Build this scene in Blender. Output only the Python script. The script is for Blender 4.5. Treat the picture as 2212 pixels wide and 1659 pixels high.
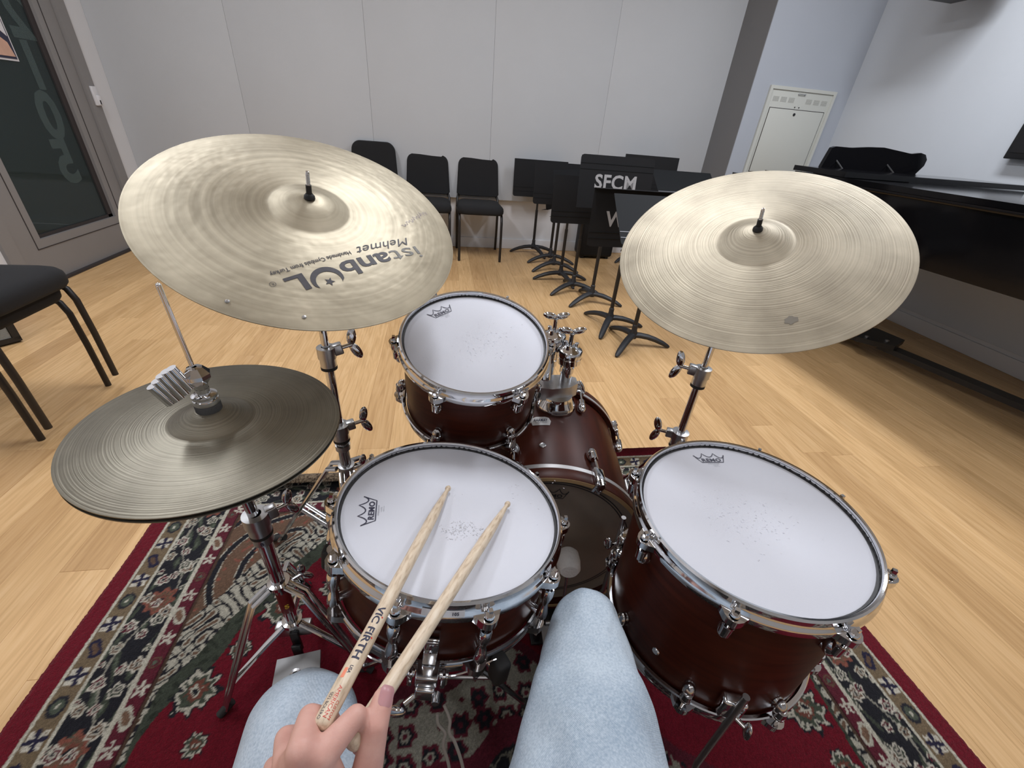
import bpy, bmesh, math, random
import numpy as np
from mathutils import Vector, Matrix
random.seed(7); rng = np.random.default_rng(7)
for o in list(bpy.data.objects): bpy.data.objects.remove(o, do_unlink=True)
SC = bpy.context.scene
COL = SC.collection
pi = math.pi

# ------------------------------------------------------------------ camera
CAM_H = 1.12
cam_d = bpy.data.cameras.new('camera'); cam = bpy.data.objects.new('camera', cam_d); COL.objects.link(cam)
cam_d.sensor_fit = 'HORIZONTAL'; cam_d.sensor_width = 36.0
cam_d.lens = 914.35 / 2212 * 36.0
cam_d.clip_start = 0.02
_r = Vector((0.987, -0.143, 0.075)); _d = Vector((-0.012, -0.529, -0.848)); _f = Vector((0.161, 0.836, -0.524))
_f.normalize(); _r = (_r - _f * _r.dot(_f)).normalized(); _u = _r.cross(_f)
cam.matrix_world = Matrix(((_r.x, _u.x, -_f.x, 0), (_r.y, _u.y, -_f.y, 0), (_r.z, _u.z, -_f.z, CAM_H), (0, 0, 0, 1)))
SC.camera = cam

# ------------------------------------------------------------------ world, lights, exposure
SC.view_settings.view_transform = 'Standard'; SC.view_settings.look = 'None'
SC.view_settings.gamma = 1.0; SC.view_settings.use_curve_mapping = False
SC.view_settings.exposure = -0.48
w = bpy.data.worlds.new('world'); SC.world = w; w.use_nodes = True
w.node_tree.nodes['Background'].inputs[0].default_value = (0.6, 0.65, 0.72, 1); w.node_tree.nodes['Background'].inputs[1].default_value = 0.3
CEIL = 3.0
LIGHTS = [(-1.6, 2.05, 44), (0.4, 2.05, 50), (2.4, 2.05, 62), (-1.6, -0.7, 20), (0.4, -0.7, 10), (2.4, -0.7, 20)]
for i, (x, y, p) in enumerate(LIGHTS):
    ld = bpy.data.lights.new('ceiling_lamp', 'AREA'); ld.shape = 'RECTANGLE'; ld.size = 0.30; ld.size_y = 1.2
    ld.energy = p; ld.color = (0.95, 0.98, 1.05)
    lo = bpy.data.objects.new('ceiling_lamp', ld); COL.objects.link(lo); lo.location = (x, y, CEIL - 0.075)

# ------------------------------------------------------------------ materials
def new_mat(name):
    m = bpy.data.materials.new(name); m.use_nodes = True
    nt = m.node_tree; return m, nt, nt.nodes['Principled BSDF']
def setp(b, **k):
    for kk, v in k.items():
        b.inputs[kk.replace('_', ' ')].default_value = v
def plain(name, col, rough=0.5, metal=0.0, noise=0.0, nscale=40, bump=0.0, bscale=200, **k):
    m, nt, b = new_mat(name); c = (*col, 1)
    setp(b, Base_Color=c, Roughness=rough, Metallic=metal); setp(b, **k)
    if noise or bump:
        tc = nt.nodes.new('ShaderNodeTexCoord')
    if noise:
        n = nt.nodes.new('ShaderNodeTexNoise'); n.inputs['Scale'].default_value = nscale; n.inputs['Detail'].default_value = 4
        nt.links.new(tc.outputs['Object'], n.inputs['Vector'])
        mx = nt.nodes.new('ShaderNodeMix'); mx.data_type = 'RGBA'
        mx.inputs[6].default_value = tuple(x * (1 - noise) for x in col) + (1,); mx.inputs[7].default_value = tuple(min(1, x * (1 + noise)) for x in col) + (1,)
        nt.links.new(n.outputs['Fac'], mx.inputs[0]); nt.links.new(mx.outputs[2], b.inputs['Base Color'])
    if bump:
        n2 = nt.nodes.new('ShaderNodeTexNoise'); n2.inputs['Scale'].default_value = bscale; n2.inputs['Detail'].default_value = 3
        nt.links.new(tc.outputs['Object'], n2.inputs['Vector'])
        bp = nt.nodes.new('ShaderNodeBump'); bp.inputs['Strength'].default_value = bump; bp.inputs['Distance'].default_value = 0.002
        nt.links.new(n2.outputs['Fac'], bp.inputs['Height']); nt.links.new(bp.outputs['Normal'], b.inputs['Normal'])
    return m
M = {}
M['chrome'] = plain('chrome', (0.72, 0.73, 0.75), 0.07, 1.0)
M['chrome_dark'] = plain('worn_chrome', (0.55, 0.55, 0.56), 0.16, 1.0)
M['castgrey'] = plain('cast_grey_pedal', (0.30, 0.30, 0.30), 0.45, 0.7, noise=0.08, nscale=40)
M['steel'] = plain('satin_steel', (0.56, 0.57, 0.58), 0.3, 1.0, noise=0.06, nscale=60)
M['rim_black'] = plain('black_reflection_and_print', (0.02, 0.02, 0.022), 0.5)  # painted dark reflection inside the hoops; also bass head rings and logo
M['head'] = plain('coated_drum_head', (0.66, 0.675, 0.735), 0.6, 0, noise=0.015, nscale=14, bump=0.12, bscale=900)
M['blackplastic'] = plain('black_plastic', (0.012, 0.012, 0.013), 0.4)
M['rubber'] = plain('black_rubber', (0.018, 0.018, 0.018), 0.7)
M['ink'] = plain('black_print', (0.03, 0.03, 0.06), 0.5)
M['ink_grey'] = plain('grey_print', (0.30, 0.31, 0.34), 0.6)
M['ink_cym'] = plain('worn_cymbal_print', (0.055, 0.052, 0.06), 0.55, 0, noise=0.35, nscale=120)
M['ink_fade'] = plain('faded_cymbal_print', (0.15, 0.145, 0.13), 0.5, 0.2, noise=0.6, nscale=160)
M['ink_pen'] = plain('violet_pen', (0.16, 0.13, 0.28), 0.6)
M['ink_red'] = plain('red_print', (0.62, 0.06, 0.04), 0.5)
M['ink_salmon'] = plain('orange_print', (0.85, 0.27, 0.16), 0.5)
M['ink_white'] = plain('white_print', (0.36, 0.36, 0.37), 0.7, 0, noise=0.15, nscale=60)
M['tagwhite'] = plain('white_sticker', (0.72, 0.72, 0.74), 0.4)
M['wall'] = plain('grey_fabric_panel', (0.53, 0.55, 0.57), 0.9, 0, noise=0.03, nscale=3, bump=0.25, bscale=350)
M['wall_paint'] = plain('white_wall_paint', (0.72, 0.72, 0.73), 0.75, 0, noise=0.02, nscale=2)
M['col_paint'] = plain('blue_grey_wall_paint', (0.44, 0.47, 0.52), 0.85, 0, noise=0.02, nscale=3, bump=0.15, bscale=400)
M['rwall'] = plain('light_grey_fabric', (0.63, 0.665, 0.705), 0.9, 0, noise=0.03, nscale=3, bump=0.2, bscale=350)
M['ceil'] = plain('ceiling_white', (0.8, 0.8, 0.8), 0.9)
M['door'] = plain('grey_door_paint', (0.25, 0.24, 0.235), 0.5, 0, noise=0.04, nscale=6)
M['gasket'] = plain('dark_glazing_gasket', (0.035, 0.028, 0.028), 0.6)
M['cabinet'] = plain('cream_enamel', (0.60, 0.61, 0.56), 0.4, 0, noise=0.01, nscale=5)
M['cab_vent'] = plain('grey_perforation', (0.42, 0.42, 0.39), 0.6)
M['fabric_black'] = plain('black_upholstery', (0.010, 0.010, 0.011), 0.95, 0, noise=0.2, nscale=300, bump=0.4, bscale=600)
M['blackmetal'] = plain('black_powder_coat', (0.012, 0.012, 0.013), 0.42, 0, bump=0.08, bscale=600)
M['tubeblack'] = plain('black_tube', (0.014, 0.011, 0.010), 0.45)
M['desk'] = plain('charcoal_desk', (0.011, 0.0115, 0.013), 0.5, 0, bump=0.1, bscale=900, Specular_IOR_Level=0.25)
M['desk_grey'] = plain('grey_charcoal_desk', (0.010, 0.0115, 0.013), 0.65, 0, bump=0.1, bscale=900, Specular_IOR_Level=0.2)
M['castblack'] = plain('cast_iron_black', (0.022, 0.023, 0.026), 0.5, 0, bump=0.15, bscale=300)
M['piano'] = plain('black_piano_lacquer', (0.004, 0.004, 0.005), 0.10, 0, Specular_IOR_Level=0.3)
M['brass'] = plain('brass', (0.75, 0.55, 0.25), 0.25, 1.0)
M['felt'] = plain('white_felt', (0.88, 0.87, 0.85), 1.0, 0, noise=0.08, nscale=120, bump=1.0, bscale=160)
M['felt_grey'] = plain('dark_grey_felt', (0.07, 0.07, 0.07), 1.0, 0, bump=0.5, bscale=400)
M['cord'] = plain('pale_cord', (0.42, 0.40, 0.37), 0.7)
M['skin'] = None
M['nail'] = plain('finger_nail', (0.50, 0.25, 0.26), 0.35, 0, noise=0.12, nscale=90, Subsurface_Weight=0.1)
M['grille'] = plain('grey_grille_cloth', (0.27, 0.27, 0.25), 0.9, 0)
M['inlay'] = plain('silver_inlay', (0.62, 0.62, 0.62), 0.35, 0.6)
M['lamp'] = plain('lamp_diffuser', (0.9, 0.9, 0.9), 0.5, Emission_Color=(1, 0.98, 0.95, 1), Emission_Strength=3.0)
M['shoe'] = plain('black_shoe', (0.03, 0.03, 0.03), 0.6)
M['screen'] = plain('dark_screen', (0.008, 0.008, 0.009), 0.25)
M['redlabel'] = plain('dark_red_sticker', (0.16, 0.01, 0.012), 0.4)
M['yellow'] = plain('yellow_print', (0.75, 0.5, 0.05), 0.5)

def ramp(nt, stops):
    r = nt.nodes.new('ShaderNodeValToRGB'); e = r.color_ramp.elements
    while len(e) < len(stops): e.new(0.5)
    for el, (p, c) in zip(e, stops): el.position = p; el.color = (*c, 1)
    return r
def wood_shell():
    m, nt, b = new_mat('walnut_stained_shell')
    tc = nt.nodes.new('ShaderNodeTexCoord'); mp = nt.nodes.new('ShaderNodeMapping'); mp.inputs['Scale'].default_value = (6, 6, 60)
    n = nt.nodes.new('ShaderNodeTexNoise'); n.inputs['Scale'].default_value = 1.4; n.inputs['Detail'].default_value = 5
    nt.links.new(tc.outputs['Object'], mp.inputs[0]); nt.links.new(mp.outputs[0], n.inputs['Vector'])
    r = ramp(nt, [(0.3, (0.032, 0.0058, 0.0026)), (0.7, (0.062, 0.0118, 0.0052))])
    nt.links.new(n.outputs['Fac'], r.inputs[0]); nt.links.new(r.outputs[0], b.inputs['Base Color'])
    setp(b, Roughness=0.40, Specular_IOR_Level=0.22); return m
M['shell'] = wood_shell()
M['hoopwood'] = M['shell']
M['shell_raw'] = plain('maple_bearing_edge', (0.42, 0.27, 0.13), 0.5, 0, noise=0.1, nscale=30)
M['bhead'] = plain('smoky_clear_head', (0.27, 0.22, 0.175), 0.25, 0, noise=0.35, nscale=5, Coat_Weight=0.4, Coat_Roughness=0.1)

def floor_mat():
    m, nt, b = new_mat('oak_plank')
    L = nt.links.new
    tc = nt.nodes.new('ShaderNodeTexCoord'); oi = nt.nodes.new('ShaderNodeObjectInfo')
    off = nt.nodes.new('ShaderNodeVectorMath'); off.operation = 'SCALE'; off.inputs[0].default_value = (37.0, 91.0, 13.0)
    L(oi.outputs['Random'], off.inputs['Scale'])
    add = nt.nodes.new('ShaderNodeVectorMath'); L(tc.outputs['Object'], add.inputs[0]); L(off.outputs[0], add.inputs[1])
    mp = nt.nodes.new('ShaderNodeMapping'); mp.inputs['Scale'].default_value = (14, 1.1, 1); L(add.outputs[0], mp.inputs[0])
    n1 = nt.nodes.new('ShaderNodeTexNoise'); n1.inputs['Scale'].default_value = 1.0; n1.inputs['Detail'].default_value = 3; n1.inputs['Distortion'].default_value = 1.4; L(mp.outputs[0], n1.inputs['Vector'])
    mp2 = nt.nodes.new('ShaderNodeMapping'); mp2.inputs['Scale'].default_value = (120, 5, 1); L(add.outputs[0], mp2.inputs[0])
    n2 = nt.nodes.new('ShaderNodeTexNoise'); n2.inputs['Scale'].default_value = 1.0; n2.inputs['Detail'].default_value = 4; L(mp2.outputs[0], n2.inputs['Vector'])
    # growth ring lines
    ma = nt.nodes.new('ShaderNodeMath'); ma.operation = 'MULTIPLY'; ma.inputs[1].default_value = 38; L(n1.outputs['Fac'], ma.inputs[0])
    si = nt.nodes.new('ShaderNodeMath'); si.operation = 'SINE'; L(ma.outputs[0], si.inputs[0])
    mr = nt.nodes.new('ShaderNodeMapRange'); mr.inputs[1].default_value = -1; mr.inputs[2].default_value = 1; L(si.outputs[0], mr.inputs[0])
    mxa = nt.nodes.new('ShaderNodeMath'); mxa.operation = 'MULTIPLY_ADD'; mxa.inputs[1].default_value = 0.16; L(mr.outputs[0], mxa.inputs[0])
    sc = nt.nodes.new('ShaderNodeMath'); sc.operation = 'MULTIPLY'; sc.inputs[1].default_value = 0.80; L(n2.outputs['Fac'], sc.inputs[0]); L(sc.outputs[0], mxa.inputs[2])
    r = ramp(nt, [(0.22, (0.55, 0.335, 0.15)), (0.5, (0.69, 0.44, 0.21)), (0.8, (0.77, 0.525, 0.28))])
    L(mxa.outputs[0], r.inputs[0])
    # per-plank tone
    r2 = ramp(nt, [(0.0, (0.80, 0.76, 0.72)), (0.3, (0.93, 0.92, 0.90)), (0.8, (1.0, 1.0, 1.0)), (1.0, (1.10, 1.11, 1.12))])
    L(oi.outputs['Random'], r2.inputs[0])
    mul = nt.nodes.new('ShaderNodeMix'); mul.data_type = 'RGBA'; mul.blend_type = 'MULTIPLY'; mul.inputs[0].default_value = 1
    L(r.outputs[0], mul.inputs[6]); L(r2.outputs[0], mul.inputs[7]); L(mul.outputs[2], b.inputs['Base Color'])
    setp(b, Roughness=0.42, Specular_IOR_Level=0.35); return m
M['plank'] = floor_mat()

def cymbal_mat(name, c0, c1, rings, ringamp, hammer, rough, patina_scale):
    m, nt, b = new_mat(name); L = nt.links.new
    tc = nt.nodes.new('ShaderNodeTexCoord')
    sp = nt.nodes.new('ShaderNodeSeparateXYZ'); L(tc.outputs['Object'], sp.inputs[0])
    cb = nt.nodes.new('ShaderNodeCombineXYZ'); L(sp.outputs[0], cb.inputs[0]); L(sp.outputs[1], cb.inputs[1])
    ln = nt.nodes.new('ShaderNodeVectorMath'); ln.operation = 'LENGTH'; L(cb.outputs[0], ln.inputs[0])
    n1 = nt.nodes.new('ShaderNodeTexNoise'); n1.noise_dimensions = '1D'; n1.inputs['Scale'].default_value = rings; n1.inputs['Detail'].default_value = 3
    L(ln.outputs['Value'], n1.inputs['W'])
    n2 = nt.nodes.new('ShaderNodeTexNoise'); n2.inputs['Scale'].default_value = patina_scale; n2.inputs['Detail'].default_value = 6; L(tc.outputs['Object'], n2.inputs['Vector'])
    n3 = nt.nodes.new('ShaderNodeTexNoise'); n3.inputs['Scale'].default_value = 48; n3.inputs['Detail'].default_value = 1; L(tc.outputs['Object'], n3.inputs['Vector'])
    s = nt.nodes.new('ShaderNodeMath'); s.operation = 'MULTIPLY_ADD'; s.inputs[1].default_value = 0.35; L(n1.outputs['Fac'], s.inputs[0])
    s2 = nt.nodes.new('ShaderNodeMath'); s2.operation = 'MULTIPLY'; s2.inputs[1].default_value = 0.65; L(n2.outputs['Fac'], s2.inputs[0]); L(s2.outputs[0], s.inputs[2])
    r = ramp(nt, [(0.36, c0), (0.64, c1)]); L(s.outputs[0], r.inputs[0]); L(r.outputs[0], b.inputs['Base Color'])
    hsum = nt.nodes.new('ShaderNodeMath'); hsum.operation = 'MULTIPLY_ADD'; hsum.inputs[1].default_value = hammer; L(n3.outputs['Fac'], hsum.inputs[0])
    h1 = nt.nodes.new('ShaderNodeMath'); h1.operation = 'MULTIPLY'; h1.inputs[1].default_value = ringamp; L(n1.outputs['Fac'], h1.inputs[0]); L(h1.outputs[0], hsum.inputs[2])
    bp = nt.nodes.new('ShaderNodeBump'); bp.inputs['Strength'].default_value = 1.0; bp.inputs['Distance'].default_value = 0.001
    L(hsum.outputs[0], bp.inputs['Height']); L(bp.outputs['Normal'], b.inputs['Normal'])
    tg = nt.nodes.new('ShaderNodeTangent'); tg.direction_type = 'RADIAL'; tg.axis = 'Z'; L(tg.outputs[0], b.inputs['Tangent'])
    setp(b, Metallic=0.75, Roughness=rough, Anisotropic=0.65, Anisotropic_Rotation=0.0); return m
M['ride'] = cymbal_mat('hammered_bronze', (0.345, 0.305, 0.225), (0.535, 0.48, 0.365), 90, 0.10, 0.85, 0.52, 9)
M['crash'] = cymbal_mat('lathed_bronze', (0.36, 0.32, 0.245), (0.545, 0.49, 0.38), 330, 0.32, 0.12, 0.53, 12)
M['hat'] = cymbal_mat('aged_bronze', (0.175, 0.16, 0.125), (0.28, 0.26, 0.205), 420, 0.18, 0.05, 0.40, 10)

def stick_mat():
    m, nt, b = new_mat('pale_maple_stick'); L = nt.links.new
    tc = nt.nodes.new('ShaderNodeTexCoord'); mp = nt.nodes.new('ShaderNodeMapping'); mp.inputs['Scale'].default_value = (300, 300, 60); L(tc.outputs['Object'], mp.inputs[0])
    n = nt.nodes.new('ShaderNodeTexNoise'); n.inputs['Scale'].default_value = 1.0; n.inputs['Detail'].default_value = 4; L(mp.outputs[0], n.inputs['Vector'])
    r = ramp(nt, [(0.30, (0.50, 0.38, 0.26)), (0.50, (0.70, 0.57, 0.42)), (0.75, (0.77, 0.66, 0.51))]); L(n.outputs['Fac'], r.inputs[0]); L(r.outputs[0], b.inputs['Base Color'])
    setp(b, Roughness=0.4); return m
M['stick'] = stick_mat()
def skin_mat():
    m, nt, b = new_mat('skin'); L = nt.links.new
    tc = nt.nodes.new('ShaderNodeTexCoord')
    n = nt.nodes.new('ShaderNodeTexNoise'); n.inputs['Scale'].default_value = 45; n.inputs['Detail'].default_value = 4; L(tc.outputs['Object'], n.inputs['Vector'])
    r = ramp(nt, [(0.3, (0.58, 0.30, 0.245)), (0.7, (0.70, 0.415, 0.345))]); L(n.outputs['Fac'], r.inputs[0]); L(r.outputs[0], b.inputs['Base Color'])
    n2 = nt.nodes.new('ShaderNodeTexNoise'); n2.inputs['Scale'].default_value = 700; L(tc.outputs['Object'], n2.inputs['Vector'])
    bp = nt.nodes.new('ShaderNodeBump'); bp.inputs['Strength'].default_value = 0.15; bp.inputs['Distance'].default_value = 0.0006; L(n2.outputs['Fac'], bp.inputs['Height']); L(bp.outputs[0], b.inputs['Normal'])
    setp(b, Roughness=0.5, Subsurface_Weight=0.12, Subsurface_Radius=(0.008, 0.003, 0.002)); b.inputs['Subsurface Scale'].default_value = 0.5
    return m
M['skin'] = skin_mat()
def denim_mat():
    m, nt, b = new_mat('light_wash_denim'); L = nt.links.new
    tc = nt.nodes.new('ShaderNodeTexCoord')
    n = nt.nodes.new('ShaderNodeTexNoise'); n.inputs['Scale'].default_value = 380; n.inputs['Detail'].default_value = 3; L(tc.outputs['Object'], n.inputs['Vector'])
    n1 = nt.nodes.new('ShaderNodeTexNoise'); n1.inputs['Scale'].default_value = 9; n1.inputs['Detail'].default_value = 3; L(tc.outputs['Object'], n1.inputs['Vector'])
    s = nt.nodes.new('ShaderNodeMath'); s.operation = 'ADD'; L(n.outputs['Fac'], s.inputs[0]); L(n1.outputs['Fac'], s.inputs[1])
    h = nt.nodes.new('ShaderNodeMath'); h.operation = 'MULTIPLY'; h.inputs[1].default_value = 0.5; L(s.outputs[0], h.inputs[0])
    r = ramp(nt, [(0.35, (0.30, 0.38, 0.47)), (0.62, (0.52, 0.60, 0.68))]); L(h.outputs[0], r.inputs[0]); L(r.outputs[0], b.inputs['Base Color'])
    w = nt.nodes.new('ShaderNodeTexWave'); w.inputs['Scale'].default_value = 260; w.bands_direction = 'DIAGONAL'; L(tc.outputs['Object'], w.inputs['Vector'])
    bp = nt.nodes.new('ShaderNodeBump'); bp.inputs['Strength'].default_value = 0.25; bp.inputs['Distance'].default_value = 0.0008; L(w.outputs['Fac'], bp.inputs['Height'])
    n3 = nt.nodes.new('ShaderNodeTexNoise'); n3.inputs['Scale'].default_value = 14; n3.inputs['Detail'].default_value = 2; n3.inputs['Distortion'].default_value = 0.8; L(tc.outputs['Object'], n3.inputs['Vector'])
    bp2 = nt.nodes.new('ShaderNodeBump'); bp2.inputs['Strength'].default_value = 0.5; bp2.inputs['Distance'].default_value = 0.012; L(n3.outputs['Fac'], bp2.inputs['Height']); L(bp.outputs[0], bp2.inputs['Normal'])
    L(bp2.outputs[0], b.inputs['Normal']); setp(b, Roughness=0.9); return m
M['denim'] = denim_mat()
def glass_mat():
    m, nt, b = new_mat('door_glass'); setp(b, Base_Color=(0.035, 0.055, 0.056, 1), Roughness=0.03, Alpha=0.5)
    return m
M['glass'] = glass_mat()
M['frost'] = plain('frosted_digit', (0.30, 0.42, 0.41), 0.6, Alpha=0.14)
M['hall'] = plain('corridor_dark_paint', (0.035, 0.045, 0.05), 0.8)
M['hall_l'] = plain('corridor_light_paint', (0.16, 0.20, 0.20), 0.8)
M['poster_p'] = plain('poster_skin_tone', (0.62, 0.38, 0.28), 0.6, 0, noise=0.2, nscale=20)
M['poster_w'] = plain('poster_white', (0.7, 0.68, 0.7), 0.6, 0, noise=0.15, nscale=12)
M['poster_d'] = plain('poster_dark', (0.03, 0.03, 0.06), 0.6)

# ------------------------------------------------------------------ mesh helpers
def V(*a): return Vector(a)
def frame(z, xh=(1, 0, 0)):
    z = Vector(z).normalized(); x = Vector(xh); x = x - z * x.dot(z)
    if x.length < 1e-5: x = Vector((0, 1, 0)); x = x - z * x.dot(z)
    x.normalize(); y = z.cross(x); return x, y, z
def mat4(o, z, xh=(1, 0, 0)):
    x, y, z = frame(z, xh); o = Vector(o)
    return Matrix(((x.x, y.x, z.x, o.x), (x.y, y.y, z.y, o.y), (x.z, y.z, z.z, o.z), (0, 0, 0, 1)))
WL = {}
class MB:
    def __init__(s): s.v = []; s.f = []
    def add(s, v, f, T=None):
        n = len(s.v); s.v += [tuple(T @ Vector(p)) if T is not None else tuple(p) for p in v]; s.f += [tuple(i + n for i in q) for q in f]; return s
    def box(s, c, d, T=None, rot=None, bev=0.0):
        cx, cy, cz = c; x, y, z = d[0] / 2, d[1] / 2, d[2] / 2
        if bev <= 0:
            v = [(-x, -y, -z), (x, -y, -z), (x, y, -z), (-x, y, -z), (-x, -y, z), (x, -y, z), (x, y, z), (-x, y, z)]
            f = [(3, 2, 1, 0), (4, 5, 6, 7), (0, 1, 5, 4), (1, 2, 6, 5), (2, 3, 7, 6), (3, 0, 4, 7)]
        else:
            bm = bmesh.new(); bmesh.ops.create_cube(bm, size=1.0)
            for q in bm.verts: q.co = Vector((q.co.x * d[0], q.co.y * d[1], q.co.z * d[2]))
            bmesh.ops.bevel(bm, geom=bm.edges[:], offset=bev, segments=3, affect='EDGES', profile=0.5)
            bm.verts.index_update(); v = [tuple(q.co) for q in bm.verts]; f = [tuple(a.index for a in q.verts) for q in bm.faces]; bm.free()
        if rot is not None: v = [tuple(rot @ Vector(p)) for p in v]
        v = [(p[0] + cx, p[1] + cy, p[2] + cz) for p in v]; return s.add(v, f, T)
    def lathe(s, prof, T=None, seg=48, a0=0.0, a1=None, cap=False):
        full = a1 is None; a1 = a0 + 2 * pi if full else a1; n = seg if full else seg + 1
        v = []; f = []
        for i in range(n):
            a = a0 + (a1 - a0) * i / seg; c, q = math.cos(a), math.sin(a)
            v += [(r * c, r * q, z) for r, z in prof]
        k = len(prof)
        for i in range(seg):
            j = (i + 1) % n
            for t in range(k - 1): f.append((i * k + t, j * k + t, j * k + t + 1, i * k + t + 1))
        return s.add(v, f, T)
    def cyl(s, p0, p1, r0, r1=None, seg=16, T=None):
        r1 = r0 if r1 is None else r1; p0, p1 = Vector(p0), Vector(p1); L = (p1 - p0).length
        m = mat4(p0, p1 - p0); m = T @ m if T is not None else m
        e = min(0.0006, r0 * .2, r1 * .2)
        return s.lathe([(0, 0), (r0 - e, 0), (r0, e), (r1, L - e), (r1 - e, L), (0, L)], m, seg)
    def tube(s, pts, r, seg=10, T=None, sx=1.0, up=None):
        pts = [Vector(p) for p in pts]; n = len(pts); rr = r if isinstance(r, (list, tuple)) else [r] * n
        v = []; f = []; pu = None
        for i, p in enumerate(pts):
            t = (pts[min(i + 1, n - 1)] - pts[max(i - 1, 0)]).normalized()
            ref = Vector(up) if up else (pu if pu is not None else (Vector((0, 0, 1)) if abs(t.z) < 0.9 else Vector((1, 0, 0))))
            x = (ref - t * ref.dot(t)); x = x.normalized(); y = t.cross(x); pu = x
            for k in range(seg):
                a = 2 * pi * k / seg; v.append(tuple(p + x * math.cos(a) * rr[i] + y * math.sin(a) * rr[i] * sx))
        for i in range(n - 1):
            for k in range(seg): f.append((i * seg + k, i * seg + (k + 1) % seg, (i + 1) * seg + (k + 1) % seg, (i + 1) * seg + k))
        f.append(tuple(reversed(range(seg)))); f.append(tuple(range((n - 1) * seg, n * seg))); return s.add(v, f, T)
    def sphere(s, c, r, T=None, seg=14, rings=8, sc=(1, 1, 1), R=None):
        v = []; f = []
        for i in range(rings + 1):
            th = pi * i / rings
            for k in range(seg):
                a = 2 * pi * k / seg; p = Vector((math.sin(th) * math.cos(a) * r * sc[0], math.sin(th) * math.sin(a) * r * sc[1], math.cos(th) * r * sc[2]))
                if R is not None: p = R @ p
                v.append((p.x + c[0], p.y + c[1], p.z + c[2]))
        for i in range(rings):
            for k in range(seg): f.append((i * seg + k, (i + 1) * seg + k, (i + 1) * seg + (k + 1) % seg, i * seg + (k + 1) % seg))
        return s.add(v, f, T)
    def prism(s, poly, z0, z1, T=None):
        n = len(poly); v = [(x, y, z0) for x, y in poly] + [(x, y, z1) for x, y in poly]
        f = [tuple(reversed(range(n))), tuple(range(n, 2 * n))] + [(i, (i + 1) % n, n + (i + 1) % n, n + i) for i in range(n)]
        return s.add(v, f, T)
    def mesh(s, name, mat, off=(0, 0, 0), smooth=38):
        me = bpy.data.meshes.new(name); o = Vector(off)
        me.from_pydata([(p[0] - o.x, p[1] - o.y, p[2] - o.z) for p in s.v], [], s.f)
        bm = bmesh.new(); bm.from_mesh(me); bmesh.ops.remove_doubles(bm, verts=bm.verts, dist=1e-6); bmesh.ops.recalc_face_normals(bm, faces=bm.faces); bm.to_mesh(me); bm.free()
        if smooth:
            me.shade_smooth(); me.set_sharp_from_angle(angle=math.radians(smooth))
        if mat is not None: me.materials.append(mat)
        return me
    def build(s, name, mat, parent=None, smooth=38):
        off = WL.get(parent.name, (0, 0, 0)) if parent is not None else (0, 0, 0)
        o = bpy.data.objects.new(name, s.mesh(name, mat, off, smooth)); COL.objects.link(o)
        if parent is not None: o.parent = parent; WL[o.name] = tuple(off)
        return o
def thing(name, label, cat, loc=(0, 0, 0), group=None):
    o = bpy.data.objects.new(name, None); COL.objects.link(o); o.location = loc; o.empty_display_size = 0.05
    o['label'] = label; o['category'] = cat
    if group: o['group'] = group
    WL[o.name] = tuple(loc); return o
def tag(o, label, cat, group=None):
    o['label'] = label; o['category'] = cat
    if group: o['group'] = group
    return o
def struct(o): o['kind'] = 'structure'; return o
def copy_tree(o, parent=None):
    c = o.copy(); COL.objects.link(c)
    if parent is not None: c.parent = parent
    WL[c.name] = WL.get(o.name, (0, 0, 0))
    for ch in list(o.children): copy_tree(ch, c)
    return c
def rrect(w, h, r, n=5, top_only=None):
    p = []
    for (cx, cy, a) in ((w / 2 - r, h / 2 - r, 0), (-w / 2 + r, h / 2 - r, 90), (-w / 2 + r, -h / 2 + r, 180), (w / 2 - r, -h / 2 + r, 270)):
        for i in range(n + 1):
            t = math.radians(a + 90 * i / n); p.append((cx + r * math.cos(t), cy + r * math.sin(t)))
    return p
def text2d(txt, size, bold=0.0, shear=0.0, spacing=1.0, align='CENTER', ext=0.0):
    cu = bpy.data.curves.new('t', 'FONT'); cu.body = txt; cu.size = size; cu.offset = bold; cu.shear = shear; cu.space_character = spacing
    cu.align_x = align; cu.align_y = 'BOTTOM_BASELINE'; cu.resolution_u = 3
    ob = bpy.data.objects.new('t', cu); COL.objects.link(ob); dg = bpy.context.evaluated_depsgraph_get()
    me = bpy.data.meshes.new_from_object(ob.evaluated_get(dg)); v = [tuple(p.co) for p in me.vertices]; f = [tuple(p.vertices) for p in me.polygons]
    bpy.data.objects.remove(ob); bpy.data.meshes.remove(me); bpy.data.curves.remove(cu); return v, f
def decal(name, parts, fn, mat, parent):
    m = MB()
    for v, f in parts: m.add([fn(p[0], p[1]) for p in v], f)
    return m.build(name, mat, parent, smooth=0)
def slice2d(vf, axis, step):
    bm = bmesh.new(); vs = [bm.verts.new((p[0], p[1], 0)) for p in vf[0]]
    for f in vf[1]:
        try: bm.faces.new([vs[i] for i in f])
        except ValueError: pass
    lo = min(p[axis] for p in vf[0]); hi = max(p[axis] for p in vf[0]); no = (1, 0, 0) if axis == 0 else (0, 1, 0); c = lo + step
    while c < hi:
        bmesh.ops.bisect_plane(bm, geom=bm.verts[:] + bm.edges[:] + bm.faces[:], plane_co=(no[0] * c, no[1] * c, 0), plane_no=no, dist=1e-7); c += step
    bm.verts.index_update(); out = [tuple(v.co) for v in bm.verts], [tuple(v.index for v in f.verts) for f in bm.faces]; bm.free(); return out
def shift(vf, dx, dy): return [(p[0] + dx, p[1] + dy, 0) for p in vf[0]], vf[1]
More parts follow.
